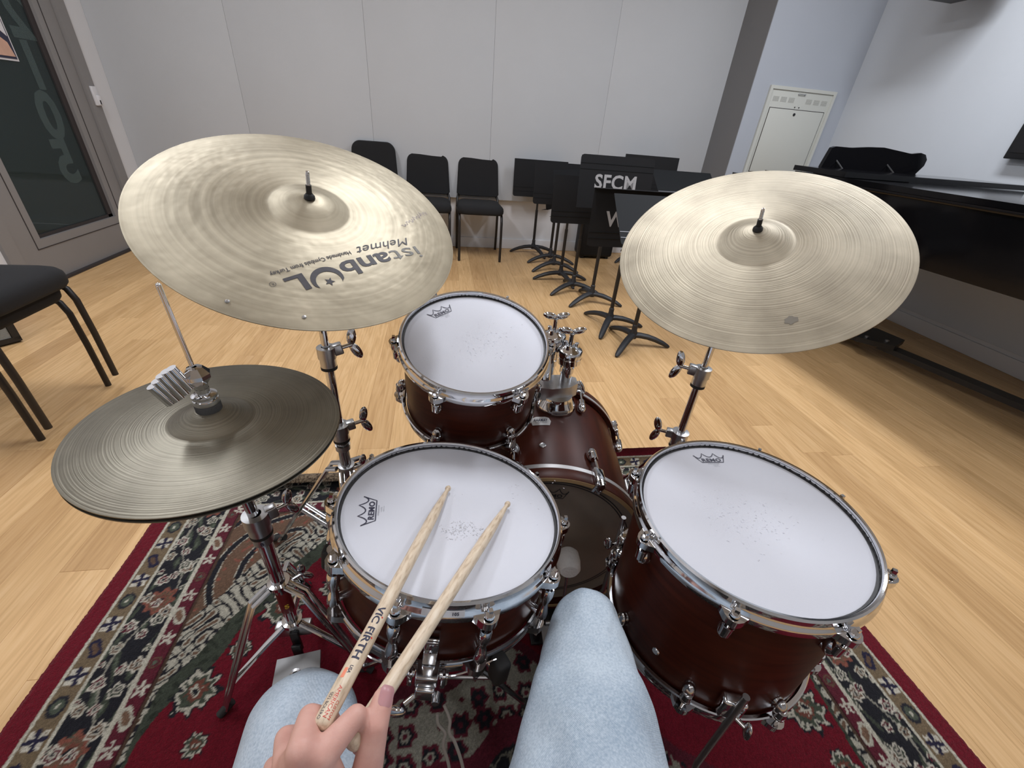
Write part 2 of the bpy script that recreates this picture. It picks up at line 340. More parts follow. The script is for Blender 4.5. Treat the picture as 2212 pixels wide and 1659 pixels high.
def stroke(pts, w, closed=False):
    v = []; f = []; P = [Vector((a, b)) for a, b in pts]; n = len(P)
    for i, p in enumerate(P):
        a = P[(i - 1) % n] if (closed or i > 0) else P[i]; b = P[(i + 1) % n] if (closed or i < n - 1) else P[i]
        t = (b - a).normalized(); q = Vector((-t.y, t.x)) * w / 2; v += [(p.x + q.x, p.y + q.y, 0), (p.x - q.x, p.y - q.y, 0)]
    for i in range(n if closed else n - 1):
        j = (i + 1) % n; f.append((2 * i, 2 * i + 1, 2 * j + 1, 2 * j))
    return v, f
def apply_mods(o):
    dg = bpy.context.evaluated_depsgraph_get(); dg.update()
    me = bpy.data.meshes.new_from_object(o.evaluated_get(dg)); old = o.data; o.modifiers.clear(); o.data = me; bpy.data.meshes.remove(old)
def capsule(m, p0, p1, r0, r1, seg=16, flat=None):
    p0, p1 = Vector(p0), Vector(p1); L = (p1 - p0).length
    pr = []
    for i in range(5): a = -pi / 2 + pi / 2 * i / 4; pr.append((r0 * math.cos(a), r0 * math.sin(a)))
    for i in range(5): a = pi / 2 * i / 4; pr.append((r1 * math.cos(a), L + r1 * math.sin(a)))
    m.lathe(pr, mat4(p0, p1 - p0) if L > 1e-6 else Matrix.Translation(p0), seg)
def organic(name, caps, voxel, smooth_it, mat, parent, extra=None):
    m = MB()
    for c in caps: capsule(m, *c)
    if extra: extra(m)
    off = WL.get(parent.name, (0, 0, 0)) if parent is not None else (0, 0, 0)
    me = bpy.data.meshes.new(name); me.from_pydata([(p[0] - off[0], p[1] - off[1], p[2] - off[2]) for p in m.v], [], m.f)
    bm = bmesh.new(); bm.from_mesh(me); bmesh.ops.remove_doubles(bm, verts=bm.verts, dist=1e-7); bmesh.ops.recalc_face_normals(bm, faces=bm.faces); bm.to_mesh(me); bm.free()
    o = bpy.data.objects.new(name, me); COL.objects.link(o)
    r = o.modifiers.new('r', 'REMESH'); r.mode = 'VOXEL'; r.voxel_size = voxel; r.use_smooth_shade = True
    s = o.modifiers.new('s', 'SMOOTH'); s.factor = 0.5; s.iterations = smooth_it
    apply_mods(o); o.data.shade_smooth(); o.data.materials.clear(); o.data.materials.append(mat)
    if parent is not None: o.parent = parent; WL[o.name] = tuple(off)
    return o

# ================================================================== THE SETTING
XL, XR, YB, YF = -2.52, 3.55, 4.46, -2.5
fl = struct(MB().box(((XL + XR) / 2 - .6, (YB + YF) / 2, -0.035), (XR - XL + 3.2, YB - YF + 0.4, 0.04)).build('floor', M['shell_raw'], None, 0))
def plank_mesh(name, x0, x1, y0, y1):
    g = 0.0002; c = 0.0006; z = 0.0
    x0 += g; x1 -= g; y0 += g; y1 -= g
    v = [(x0, y0, -.015), (x1, y0, -.015), (x1, y1, -.015), (x0, y1, -.015), (x0, y0, z - c), (x1, y0, z - c), (x1, y1, z - c), (x0, y1, z - c),
         (x0 + c, y0 + c, z), (x1 - c, y0 + c, z), (x1 - c, y1 - c, z), (x0 + c, y1 - c, z)]
    f = [(0, 1, 5, 4), (1, 2, 6, 5), (2, 3, 7, 6), (3, 0, 4, 7), (4, 5, 9, 8), (5, 6, 10, 9), (6, 7, 11, 10), (7, 4, 8, 11), (8, 9, 10, 11)]
    return v, f
PW = 0.1165
k0 = math.floor((XL - .837) / PW); rest = MB(); npl = 0
kx = k0
while .837 + kx * PW < XR:
    x0 = max(.837 + kx * PW, XL); x1 = min(.837 + (kx + 1) * PW, XR); y = YB; kx += 1
    y -= random.uniform(.25, 1.1); first = True; ytop = YB
    while ytop > YF:
        yb = max(y, YF); v, f = plank_mesh('plank', x0, x1, yb, ytop)
        if (yb + ytop) / 2 > 0.12 and npl < 300 and ytop - yb > .05:
            me = bpy.data.meshes.new('plank'); cx_, cy_ = (x0 + x1) / 2, (yb + ytop) / 2
            me.from_pydata([(a - cx_, b - cy_, c) for a, b, c in v], [], f); me.materials.append(M['plank'])
            o = bpy.data.objects.new('plank', me); COL.objects.link(o); o.parent = fl; o.location = (cx_, cy_, 0); npl += 1
        else: rest.add(v, f)
        ytop = yb; y = ytop - random.uniform(.75, 1.75)
o = rest.build('plank_rows', M['plank'], fl, 0); o['kind'] = 'stuff'

# back wall with fabric panels above a painted strip
wb = struct(MB().box(((XL + XR) / 2, YB + .06, CEIL / 2), (XR - XL + .4, .12, CEIL + .1)).build('wall_back', M['wall_paint'], None, 0))
seams = [XL, -1.575, -.573, .453, 1.484, 2.588]
for a, b in zip(seams[:-1], seams[1:]):
    MB().box(((a + b) / 2, YB - .027, (.47 + CEIL) / 2), (b - a - .0012, .05, CEIL - .47), bev=.0012).build('wall_panel', M['wall'], wb)
struct(MB().box(((XL + 2.588) / 2, YB - .008, .05), (2.588 - XL, .014, .098), bev=.003).build('baseboard_back', M['wall_paint']))
wc = struct(MB().box((3.07, 4.225, CEIL / 2), (.965, .455, CEIL)).build('wall_column', M['col_paint'], None, 0))
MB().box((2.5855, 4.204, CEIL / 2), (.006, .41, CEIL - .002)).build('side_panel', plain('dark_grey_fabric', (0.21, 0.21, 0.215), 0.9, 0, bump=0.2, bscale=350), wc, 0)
wr = struct(MB().box((XR + .06, (YB + YF) / 2, CEIL / 2), (.12, YB - YF + .2, CEIL + .1)).build('wall_right', M['wall_paint'], None, 0))
for a, b in ((4.0, 1.75), (1.75, -.5), (-.5, -2.5)):
    MB().box((XR - .012, (a + b) / 2, (.13 + CEIL) / 2), (.02, a - b - .004, CEIL - .13), bev=.002).build('wall_panel', M['rwall'], wr)
struct(MB().box((XR - .008, (4.0 + YF) / 2, .05), (.014, 4.0 - YF, .098), bev=.003).build('baseboard_right', M['wall_paint']))
struct(MB().box(((XL + XR) / 2, YF - .06, CEIL / 2), (XR - XL + .3, .12, CEIL + .1)).build('wall_front', M['wall'], None, 0))
DY0, DY1, DZ = 2.88, 4.20, 2.25
wl = MB().box((XL - .06, (YF + DY0) / 2, CEIL / 2), (.12, DY0 - YF, CEIL + .1)).box((XL - .06, (DY1 + YB) / 2, CEIL / 2), (.12, YB - DY1, CEIL + .1)).box((XL - .06, (DY0 + DY1) / 2, (DZ + CEIL) / 2), (.12, DY1 - DY0, CEIL - DZ + .05))
struct(wl.build('wall_left', M['wall_paint'], None, 0))
struct(MB().box((XL + .006, (YF + DY0) / 2, .05), (.014, DY0 - YF - .01, .098), bev=.003).build('baseboard_left', M['wall_paint']))
ce = struct(MB().box(((XL + XR) / 2 - .5, (YB + YF) / 2, CEIL + .06), (XR - XL + 2.6, YB - YF + .3, .12)).build('ceiling', M['ceil'], None, 0))
for (x, y, p) in LIGHTS:
    MB().box((x, y, CEIL - .03), (.36, 1.26, .06), bev=.01).build('light_fixture', M['cabinet'], ce)
# corridor seen through the glazed door
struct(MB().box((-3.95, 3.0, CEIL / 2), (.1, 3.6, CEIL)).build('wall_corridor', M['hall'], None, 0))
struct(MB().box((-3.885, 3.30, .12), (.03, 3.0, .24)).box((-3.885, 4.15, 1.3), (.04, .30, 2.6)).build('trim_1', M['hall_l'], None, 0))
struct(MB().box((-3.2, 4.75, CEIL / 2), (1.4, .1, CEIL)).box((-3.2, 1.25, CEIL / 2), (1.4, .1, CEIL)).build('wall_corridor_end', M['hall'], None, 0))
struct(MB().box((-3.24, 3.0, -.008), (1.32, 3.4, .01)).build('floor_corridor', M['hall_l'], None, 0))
# door 1
XD = XL - .03
d1 = struct(MB().box((XD, DY0 + .045, DZ / 2), (.10, .09, DZ)).box((XD, DY1 - .05, DZ / 2), (.10, .10, DZ)).box((XD, (DY0 + DY1) / 2, DZ - .045), (.10, DY1 - DY0 - .19, .09)).build('door_1', M['door'], None, 0))
a0, a1 = DY0 + .095, DY1 - .105; g0, g1, gz0, gz1 = 3.175, 3.925, .262, 2.05
lf = MB()
for (ya, yb, za, zb) in ((a0, g0, .012, DZ - .095), (g1, a1, .012, DZ - .095), (g0, g1, .012, gz0), (g0, g1, gz1, DZ - .095)):
    lf.box((XD + .005, (ya + yb) / 2, (za + zb) / 2), (.05, yb - ya, zb - za))
leaf = lf.build('door_leaf', M['door'], d1, 0)
gb = MB()
for (ya, yb, za, zb) in ((g0, g1, gz0, gz0 + .02), (g0, g0 + .02, gz0, gz1), (g1 - .045, g1, gz0, gz1), (g0, g1, gz1 - .02, gz1)):
    gb.box((XD - .004, (ya + yb) / 2, (za + zb) / 2), (.03, yb - ya, zb - za))
gb.build('glazing_gasket', M['gasket'], d1, 0)
bd = MB()
for (ya, yb, za, zb) in ((g0 - .05, g1 + .05, gz0 - .055, gz0 - .05), (g0 - .055, g0 - .05, gz0 - .055, gz1), (g1 + .05, g1 + .055, gz0 - .055, gz1)):
    bd.box((XD + .031, (ya + yb) / 2, (za + zb) / 2), (.003, yb - ya, zb - za))
bd.build('glazing_bead', M['gasket'], d1, 0)
MB().box((XD - .002, (g0 + g1) / 2, (gz0 + gz1) / 2), (.008, g1 - g0, gz1 - gz0)).build('glass_pane', M['glass'], d1, 0)
MB().box((XD + .03, (a0 + a1) / 2, .008), (.06, a1 - a0, .014)).build('door_sweep', M['gasket'], d1, 0)
for ch, cy, cz, s in (('2', 3.79, 1.47, .36), ('1', 3.76, 1.20, .34), ('0', 3.725, .93, .37), ('5', 3.69, .66, .36)):
    v, f = text2d(ch, s, bold=.012); my = (max(p[1] for p in v) + min(p[1] for p in v)) / 2
    decal('frosted_digit', [(v, f)], lambda x, y, cy=cy, cz=cz, my=my: (XD + .0035, cy - x, cz + y - my), M['frost'], d1)
po = MB().box((XD + .006, 3.376, 1.43), (.003, .56, .44)).build('poster', M['poster_w'], d1, 0)
MB().box((XD + .0085, 3.376, 1.43), (.002, .54, .42)).build('poster_print', M['poster_d'], po, 0)
MB().prism([(3.15, 1.232), (3.638, 1.232), (3.62, 1.30), (3.50, 1.37), (3.15, 1.41)], XD + .0098, XD + .0112, Matrix(((0, 0, 1, 0), (1, 0, 0, 0), (0, 1, 0, 0), (0, 0, 0, 1)))).build('poster_figure', M['poster_p'], po, 0)
MB().prism([(3.15, 1.47), (3.50, 1.43), (3.638, 1.33), (3.638, 1.62), (3.15, 1.63)], XD + .0098, XD + .0112, Matrix(((0, 0, 1, 0), (1, 0, 0, 0), (0, 1, 0, 0), (0, 0, 0, 1)))).build('poster_cloud', M['poster_w'], po, 0)
MB().box((XD + .058, DY1 - .04, 1.055), (.016, .055, .12), bev=.004).box((XD + .068, DY1 - .035, 1.03), (.02, .028, .06), bev=.003).build('door_contact', M['tagwhite'], d1)
MB().box((XD + .076, DY1 - .042, 1.018), (.006, .012, .026)).build('contact_slot', M['gasket'], d1, 0)

# wall cabinet on the column
cb = thing('wall_cabinet', 'cream metal equipment cabinet recessed in the blue-grey column', 'cabinet', (3.06, 3.985, .86))
cx0, cx1, cz0, cz1 = 2.748, 3.385, .86, 1.552
MB().box(((cx0 + cx1) / 2, 3.991, (cz0 + cz1) / 2), (cx1 - cx0, .012, cz1 - cz0), bev=.003).build('frame', M['cabinet'], cb)
for q in ((cx0 + .012, (cz0 + cz1) / 2, .024, cz1 - cz0), (cx1 - .012, (cz0 + cz1) / 2, .024, cz1 - cz0), ((cx0 + cx1) / 2, cz1 - .012, cx1 - cx0 - .0485, .024)):
    MB().box((q[0], 3.982, q[1]), (q[2], .014, q[3])).build('frame_flange', M['cabinet'], cb)
MB().box(((cx0 + cx1) / 2 + .002, 3.983, .905 + .245), (.53, .008, .49), bev=.002).build('door', M['cabinet'], cb)
MB().box(((cx0 + cx1) / 2 + .002, 3.9835, 1.398), (.535, .003, .004)).box(((cx0 + cx1) / 2 - .266, 3.9835, 1.15), (.004, .003, .5)).box(((cx0 + cx1) / 2 + .27, 3.9835, 1.15), (.004, .003, .5)).box(((cx0 + cx1) / 2 + .002, 3.9835, .902), (.535, .003, .005)).build('door_gap', M['gasket'], cb, 0)
MB().cyl((3.05, 3.981, 1.362), (3.05, 3.974, 1.362), .011, seg=20).build('lock', M['blackplastic'], cb)
for sx in (-1, 1):
    for i in range(3):
        x = (cx0 + cx1) / 2 + sx * (.085 + .075 * i) + .0
        vt = MB()
        for r_ in range(6):
            for c_ in range(6): vt.box((x + (c_ - 2.5) * .0095, 3.9845, 1.462 + (r_ - 2.5) * .0062), (.006, .002, .0035))
        vt.build('vent', M['cab_vent'], cb, 0)
MB().cyl((3.03, 3.985, 1.508), (3.03, 3.972, 1.508), .005).cyl((3.09, 3.985, 1.508), (3.09, 3.972, 1.508), .005).cyl((3.03, 3.974, 1.508), (3.09, 3.974, 1.508), .003).build('handle', M['steel'], cb)
for x in (3.035, 3.075): MB().cyl((x, 3.985, 1.415), (x, 3.978, 1.415), .004).build('screw', M['gasket'], cb)

# display on the right wall, mostly out of frame
ds = thing('wall_display', 'black flat display on the right wall cut by the frame edge', 'display', (XR - .05, 1.95, 1.16))
MB().box((XR - .06, 1.94, 1.50), (.05, 1.16, .68), bev=.006).build('casing', M['blackplastic'], ds)
MB().box((XR - .0865, 1.94, 1.51), (.003, 1.12, .63)).build('screen', M['screen'], ds, 0)
MB().box((XR - .03, 1.94, 1.50), (.03, .3, .3)).build('wall_bracket', M['blackmetal'], ds, 0)

# loudspeaker high on the right wall, its underside touching the top of the picture
ls = thing('wall_loudspeaker', 'black loudspeaker bracketed high on the right wall at the top edge', 'loudspeaker', (3.3, 3.15, 2.0))
MB().box((3.27, 3.16, 2.27), (.30, .34, .50), bev=.012).build('cabinet', M['blackplastic'], ls)
MB().box((3.117, 3.16, 2.27), (.012, .31, .47), bev=.004).build('grille', M['felt_grey'], ls)
MB().box((3.475, 3.16, 2.27), (.11, .06, .10)).build('bracket', M['blackmetal'], ls, 0)

# ================================================================== GRAND PIANO
K = Vector((2.145, 3.23)); S_ = Vector((.9994, .035)); T_ = Vector((.035, -.9994))
def pp(a, b): q = K + S_ * a + T_ * b; return (q.x, q.y)
gp = thing('grand_piano', 'glossy black grand piano against the right wall with its music desk raised', 'piano', (*pp(.7, 1.0), 0))
PWD = 1.27
outl = [(0, 0), (0, 1.0), (0, 2.1), (.02, 2.24), (.08, 2.36), (.20, 2.46), (.36, 2.54), (.52, 2.60), (.70, 2.68), (.88, 2.72), (1.06, 2.70), (1.2, 2.60), (PWD, 2.42), (PWD, 0)]
def plan(o, e=0.0): 
    c = (.63, 1.2); return [pp(a + (e if a > c[0] else -e), b + (e if b > c[1] else -e)) for a, b in o]
rim = [(a, b) for a, b in outl]; rim[0] = (0, .34); rim[-1] = (PWD, .34)
MB().prism(plan(rim), .685, .955).build('rim', M['piano'], gp, 20)
MB().prism(plan([(0, 0), (0, .36), (PWD, .36), (PWD, 0)]), .655, .71).build('keybed', M['piano'], gp, 20)
for a in (0, (PWD - .06)): MB().prism([pp(a, 0), pp(a, .36), pp(a + .06, .36), pp(a + .06, 0)], .70, .93).build('key_arm', M['piano'], gp, 20)
MB().prism([pp(.06, .30), pp(.06, .34), pp((PWD - .06), .34), pp((PWD - .06), .30)], .70, .86).build('fallboard', M['piano'], gp, 20)
MB().prism([pp(.08, .03), pp(.08, .19), pp((PWD - .08), .19), pp((PWD - .08), .03)], .70, .735).build('white_keys', M['tagwhite'], gp, 20)
lid = [(a, b) for a, b in outl]; lid[0] = (0, .62); lid[-1] = (PWD, .62)
MB().prism(plan(lid, .012), .975, 1.0).build('lid', M['piano'], gp, 20)
MB().prism(plan([(0, .62), (0, 1.0), (PWD, 1.0), (PWD, .62)], .022), 1.003, 1.03).build('folded_lid_flap', M['piano'], gp, 20)
# rounded rim moulding that catches the ceiling light
MB().prism(plan(rim, .004), .954, .977).build('rim_top', M['piano'], gp, 20)
MB().tube([(*pp(-.004, .36 + .1 * i), .9655) for i in range(18)], .011, 14).build('rim_moulding', M['piano'], gp)
# music desk: waved top edge
front = [(0.184, 0.96), (0.246, 1.029), (0.281, 1.11), (0.293, 1.137), (0.32, 1.146), (0.44, 1.146), (0.568, 1.158), (0.687, 1.163), (0.821, 1.151), (0.917, 1.142), (0.992, 1.152), (1.034, 1.144), (1.056, 1.116), (1.048, 1.08), (1.005, 1.036), (0.96, 0.985)]
md = MB(); n = len(front)
for bb in (.50, .525):
    md.v += [(*pp(a, bb + (h - 1.0) * -.22), h) for a, h in front]
md.f += [tuple(range(n)), tuple(reversed(range(n, 2 * n)))] + [(i, (i + 1) % n, n + (i + 1) % n, n + i) for i in range(n)]
md.build('music_desk', M['piano'], gp, 30)
for a in (.35, .75): MB().tube([(*pp(a, .62), 1.0), (*pp(a, .505), 1.07)], .005, 8).build('desk_prop', M['blackmetal'], gp)
for (a, b) in ((.16, .42), (1.12, .42), (.86, 2.45)):
    x, y = pp(a, b)
    MB().prism([(x - .075, y - .075), (x + .075, y - .075), (x + .075, y + .075), (x - .075, y + .075)], .50, .685).add(*(lambda q: (q.v, q.f))(MB().lathe([(0, .13), (.05, .13), (.045, .2), (.062, .5), (0, .5)], Matrix.Translation((x, y, 0)), 20))).build('leg', M['piano'], gp)
hub = (2.78, 2.12)
lyr = pp(.7, .5)
MB().box((lyr[0], lyr[1], .40), (.10, .06, .54), bev=.01).box((lyr[0], lyr[1], .125), (.34, .14, .05), bev=.008).build('pedal_lyre', M['piano'], gp)
pdl = thing('piano_dolly', 'low black piano dolly on casters beneath the grand piano', 'dolly', (*hub, 0))
MB().prism([(hub[0] - .17, hub[1] - .02), (hub[0] - .02, hub[1] - .15), (hub[0] + .15, hub[1] - .06), (hub[0] + .12, hub[1] + .12), (hub[0] - .08, hub[1] + .14)], .095, .125).build('hub_plate', M['blackmetal'], pdl, 0)
for (dx, dy) in ((-.10, -.02), (-.01, -.08)): MB().cyl((hub[0] + dx, hub[1] + dy, .125), (hub[0] + dx, hub[1] + dy, .133), .012, seg=6).build('bolt', M['steel'], pdl)
for (a, b) in ((.16, .42), (1.12, .42), (.86, 2.45)):
    e = Vector(pp(a, b)); h2 = Vector(hub); dv = (e - h2).normalized(); pv = Vector((-dv.y, dv.x)) * .045
    s0 = h2 + dv * .05; s1 = e + dv * .10
    MB().prism([tuple(s0 + pv), tuple(s0 - pv), tuple(s1 - pv), tuple(s1 + pv)], .065, .095).build('beam', M['blackmetal'], pdl, 0)
    MB().prism([tuple(e + Vector((cc, ss)) * .085) for cc, ss in ((1, 1), (-1, 1), (-1, -1), (1, -1))], .095, .13).build('leg_cup', M['blackmetal'], pdl, 0)
    q = e + dv * .07
    cs = MB(); cs.lathe([(.012, -.012), (.034, -.012), (.038, -.006), (.038, .006), (.034, .012), (.012, .012)], mat4((q.x + pv.x * .9, q.y + pv.y * .9, .038), (dv.x * .3 + pv.x * 20, dv.y * .3 + pv.y * 20, 0)), 24)
    cs.build('caster', M['rubber'], pdl)

# ================================================================== CHAIRS
def make_chair():
    t = thing('music_chair', 'x', 'chair')
    # seat cushion: rounded plan, domed top
    s = MB(); pl_ = rrect(.412, .45, .075, 7); n = len(pl_)
    lay = [(.405, .90), (.408, .955), (.420, .992), (.440, 1.0), (.458, .985), (.470, .94), (.477, .86), (.482, .70), (.485, .40)]
    for z_, k_ in lay: s.v += [(x * k_ * (1.0 if y < 0 else .95), y * (1 - (1 - k_) * .95) - .012, z_) for x, y in pl_]
    for L in range(len(lay) - 1): s.f += [(L * n + i, L * n + (i + 1) % n, (L + 1) * n + (i + 1) % n, (L + 1) * n + i) for i in range(n)]
    s.f += [tuple(range(n)), tuple(range((len(lay) - 1) * n, len(lay) * n))]
    s.build('seat', M['fabric_black'], t, 60)
    # backrest: tapered pad with rounded top corners, leaning back
    n = 8; pol = []
    hw0, hw1, hh, r = .198, .185, .33, .075
    pol = [(-hw0 + .02, 0), (hw0 - .02, 0), (hw0, .02)]
    for i in range(n + 1): a = pi / 2 * i / n; pol.append((hw1 - r + r * math.cos(a), hh - r + r * math.sin(a)))
    for i in range(n + 1): a = pi / 2 + pi / 2 * i / n; pol.append((-hw1 + r + r * math.cos(a), hh - r + r * math.sin(a)))
    pol.append((-hw0, .02))
    bk = MB(); lay = [(-.021, .965), (-.013, .99), (0, 1.0), (.013, .99), (.021, .965)]
    for (off, sc) in lay:
        for (x, z) in pol:
            zz = (z - hh / 2) * sc + hh / 2; bow = .025 * (x * sc / hw0) ** 2
            bk.v.append((x * sc, .232 + zz * .16 + off - bow, .50 + zz))
    m_ = len(pol)
    for L in range(4): bk.f += [(L * m_ + i, L * m_ + (i + 1) % m_, (L + 1) * m_ + (i + 1) % m_, (L + 1) * m_ + i) for i in range(m_)]
    bk.f += [tuple(range(m_)), tuple(range(4 * m_, 5 * m_))]
    bk.build('backrest', M['fabric_black'], t, 50)
    for sx in (-1, 1):
        x = sx * .188
        MB().tube([(x, -.215, .0), (x, -.212, .2), (x, -.205, .34), (x, -.19, .385), (x, -.165, .402), (x, 0, .404)], .0115, 10).build('leg', M['tubeblack'], t)
        MB().tube([(x * 1.04, .235, .0), (x * 1.04, .20, .22), (x * 1.04, .19, .40), (x * 1.02, .215, .475), (x * .92, .25, .52), (x * .90, .272, .66)], .0115, 10).build('leg', M['tubeblack'], t)
        MB().tube([(x, -.165, .402), (x * 1.03, .19, .40)], .0105, 10).build('side_rail', M['tubeblack'], t)
    MB().tube([(-.188, .10, .402), (.188, .10, .402)], .009, 8).build('cross_rail', M['tubeblack'], t)
    MB().tube([(-.188, -.14, .402), (.188, -.14, .402)], .009, 8).build('cross_rail', M['tubeblack'], t)
    return t
ch0 = make_chair()
CH = [(.349, 4.158, 0, 0, 'black upholstered chair by the back wall, nearest to the music stands', None),
      (-.112, 4.158, 0, 0, 'black upholstered chair by the back wall, middle one of the three backs', None),
      (-.565, 4.13, 0, 2, 'lower black chair of the back wall stack, hidden behind the large ride cymbal', None),
      (-.565, 4.105, .062, 2, 'black chair with the highest backrest, peeking over the large ride cymbal', None),
      (-1.675, 1.63, 0, 90, 'lower of the two stacked black chairs at the left picture edge', None),
      (-1.615, 1.614, .064, 90, 'upper of the two stacked black chairs at the left picture edge', None)]
for i, (x, y, z, r, lab, g) in enumerate(CH):
    c = ch0 if i == 0 else copy_tree(ch0)
    c.location = (x, y, z); c.rotation_euler = (0, 0, math.radians(r)); c['label'] = lab; c['group'] = 'black music chairs'

# small amplifier on the floor at the left edge
am = thing('guitar_amplifier', 'black boxed amplifier with grey grille cloth on the floor behind the left chairs', 'amplifier', (-2.24, 2.12, 0))
ax = Vector((-.6, -.8, 0)); ay = Vector((-.8, .6, 0))
Tm = Matrix(((ax.x, ay.x, 0, -2.087), (ax.y, ay.y, 0, 2.251), (0, 0, 1, 0), (0, 0, 0, 1)))
MB().box((.19, .12, .19), (.38, .24, .38), Tm, bev=.008).build('cabinet', M['blackplastic'], am)
MB().box((.19, -.0015, .17), (.322, .006, .28), Tm).build('grille', M['grille'], am, 0)
gl = MB()
for i in range(44): gl.box((.19, -.006, .036 + i * .0062), (.318, .004, .0026), Tm)
gl.build('grille_weave', plain('pale_grille_thread', (0.42, 0.42, 0.39), 0.8), am, 0)
fr = MB().box((.19, -.006, .022), (.38, .014, .024), Tm).box((.19, -.006, .32), (.38, .014, .024), Tm).box((.014, -.006, .17), (.028, .014, .30), Tm).box((.366, -.006, .17), (.028, .014, .30), Tm)
fr.build('frame', M['blackplastic'], am, 0)

# ================================================================== MUSIC STANDS
def rib_poly():
    w, h, r = .505, .315, .022; p = []
    p += [(w / 2, h), (-w / 2, h)]
    for i in range(5): a = pi + pi / 2 * i / 4; p.append((-w / 2 + r + r * math.cos(a), r + r * math.sin(a)))
    for i in range(5): a = 1.5 * pi + pi / 2 * i / 4; p.append((w / 2 - r + r * math.cos(a), r + r * math.sin(a)))
    return p
def music_stand(label, x, y, legs, zc, tilt, yaw=0, flip=False, grey=False, polez=None, txt=None, off=0.0, toff=0.0, lip=False):
    t = thing('music_stand', label, 'music stand', (x, y, 0), 'black music stands nested in a row')
    for a in legs:
        a = math.radians(a); c, s = math.cos(a), math.sin(a)
        pts = [(.0, .066), (.04, .067), (.09, .061), (.14, .048), (.19, .029), (.222, .014), (.236, .0075)]
        rr = [.018, .0175, .017, .016, .0145, .0115, .0068]
        MB().tube([(x + c * p, y + s * p, z) for p, z in pts], rr, 10, sx=1.25, up=(0, 0, 1)).build('leg', M['castblack'], t)
    MB().lathe([(0, .045), (.022, .046), (.026, .06), (.024, .08), (.0165, .10), (.0165, .13), (.0125, .135), (.0125, .14), (0, .14)], Matrix.Translation((x, y, 0)), 20).build('hub', M['castblack'], t)
    top = zc - .02
    MB().cyl((x, y, .13), (x, y, top * .62), .0125).build('lower_tube', M['blackmetal'], t)
    MB().cyl((x, y, top * .62), (x, y, top), .0095).build('upper_tube', M['blackmetal'], t)
    # desk plane; local: x right, y up along the panel, z toward the viewer
    R_ = Matrix.Rotation(math.radians(yaw), 4, 'Z') @ Matrix.Rotation(math.radians(90 - tilt), 4, 'X')
    if flip: R_ = R_ @ Matrix.Rotation(pi, 4, 'Z')
    Td = Matrix.Translation((x + off, y - .018, zc)) @ R_ @ Matrix.Translation((0, -.1575, 0))
    mt = M['desk_grey'] if grey else M['desk']
    dsk = MB().prism(rib_poly(), -.001, .001, Td).build('desk', mt, t, 20)
    for yy in (.048, .082): MB().box((0, yy, .0016), (.500, .0035, .003), Td).build('rib', M['ink_grey'] if grey else M['desk_grey'], dsk, 0)
    MB().box((0, .003, -.026), (.47, .0022, .052), Td).build('ledge', mt, t, 0)
    if lip: MB().box((0, .316, .020), (.50, .0025, .056), Td).build('top_lip', mt, t, 0)
    MB().box((0, .16, -.006), (.07, .09, .012), Td, bev=.003).build('tilt_bracket', M['blackmetal'], t)
    if txt:
        for s_, sz, dy in txt:
            v, f = text2d(s_, sz, bold=.0030, spacing=1.04)
            if flip: fn = lambda a, b, dy=dy: tuple(Td @ Vector((-a, .315 - (b + dy), .0018)))
            else: fn = lambda a, b, dy=dy: tuple(Td @ Vector((a + toff, b + dy, .0018)))
            decal('stencil_lettering', [(v, f)], fn, M['ink_white'], dsk)
    return t
music_stand('nearest music stand, its grey desk half hidden by the lathed crash cymbal', 1.16, 2.235, (-133, -12, 104), .735, 47, 0, grey=True)
music_stand('second nearest music stand, its upright desk stencilled with a grey W', 1.104, 2.50, (-122, -3, 116), .688, 4, 0, txt=[('W', .113, .118)], toff=-.10, lip=True)
music_stand('tall music stand with SFCM stencilled in grey capitals on its desk', 1.12, 2.955, (-148, -25, 95), .83, 8, 0, flip=True, txt=[('SFCM', .118, .122)], off=.02)
music_stand('music stand with a bare upright desk just left of the SFCM stand', 1.036, 3.185, (-150, -30, 92), .68, 4, 0)
music_stand('fifth music stand of the row, its desk turned sideways behind the bare one', 1.0, 3.455, (180, 2, -75), .70, 10, 42)
music_stand('sixth music stand of the row, carrying a high upright black desk', 1.01, 3.76, (-155, -28, 85), .715, 4, 0)
music_stand('seventh music stand of the row with a low desk turned sideways', 1.03, 4.0, (-165, -20, 75), .66, 10, 50)
music_stand('hindmost music stand of the row, beside the white wall strip', .923, 4.31, (178, 0, -70), .69, 4, 0)
music_stand('music stand at the right of the row with its upright desk against the back wall', 1.92, 4.16, (-150, -30, 90), .80, 6, -6)
music_stand('music stand with a half reclined grey desk just left of the lathed crash cymbal', 1.90, 3.42, (-150, -30, 90), .80, 55, 0, grey=True)
# black equipment case behind the stands
ec = thing('equipment_case', 'black upright equipment case with rounded corners standing behind the music stands', 'case', (1.55, 4.26, 0))
MB().box((1.545, 4.265, .275), (.35, .21, .51), bev=.03).build('body', M['desk'], ec)
MB().box((1.545, 4.265, .36), (.354, .214, .008)).build('lid_seam', M['rubber'], ec, 0)
MB().tube([(1.48, 4.265, .525), (1.48, 4.265, .555), (1.61, 4.265, .555), (1.61, 4.265, .525)], .009, 8).build('handle', M['rubber'], ec)
for dx in (-.13, .13): MB().box((1.545 + dx, 4.265, .011), (.03, .15, .022)).build('foot', M['rubber'], ec, 0)

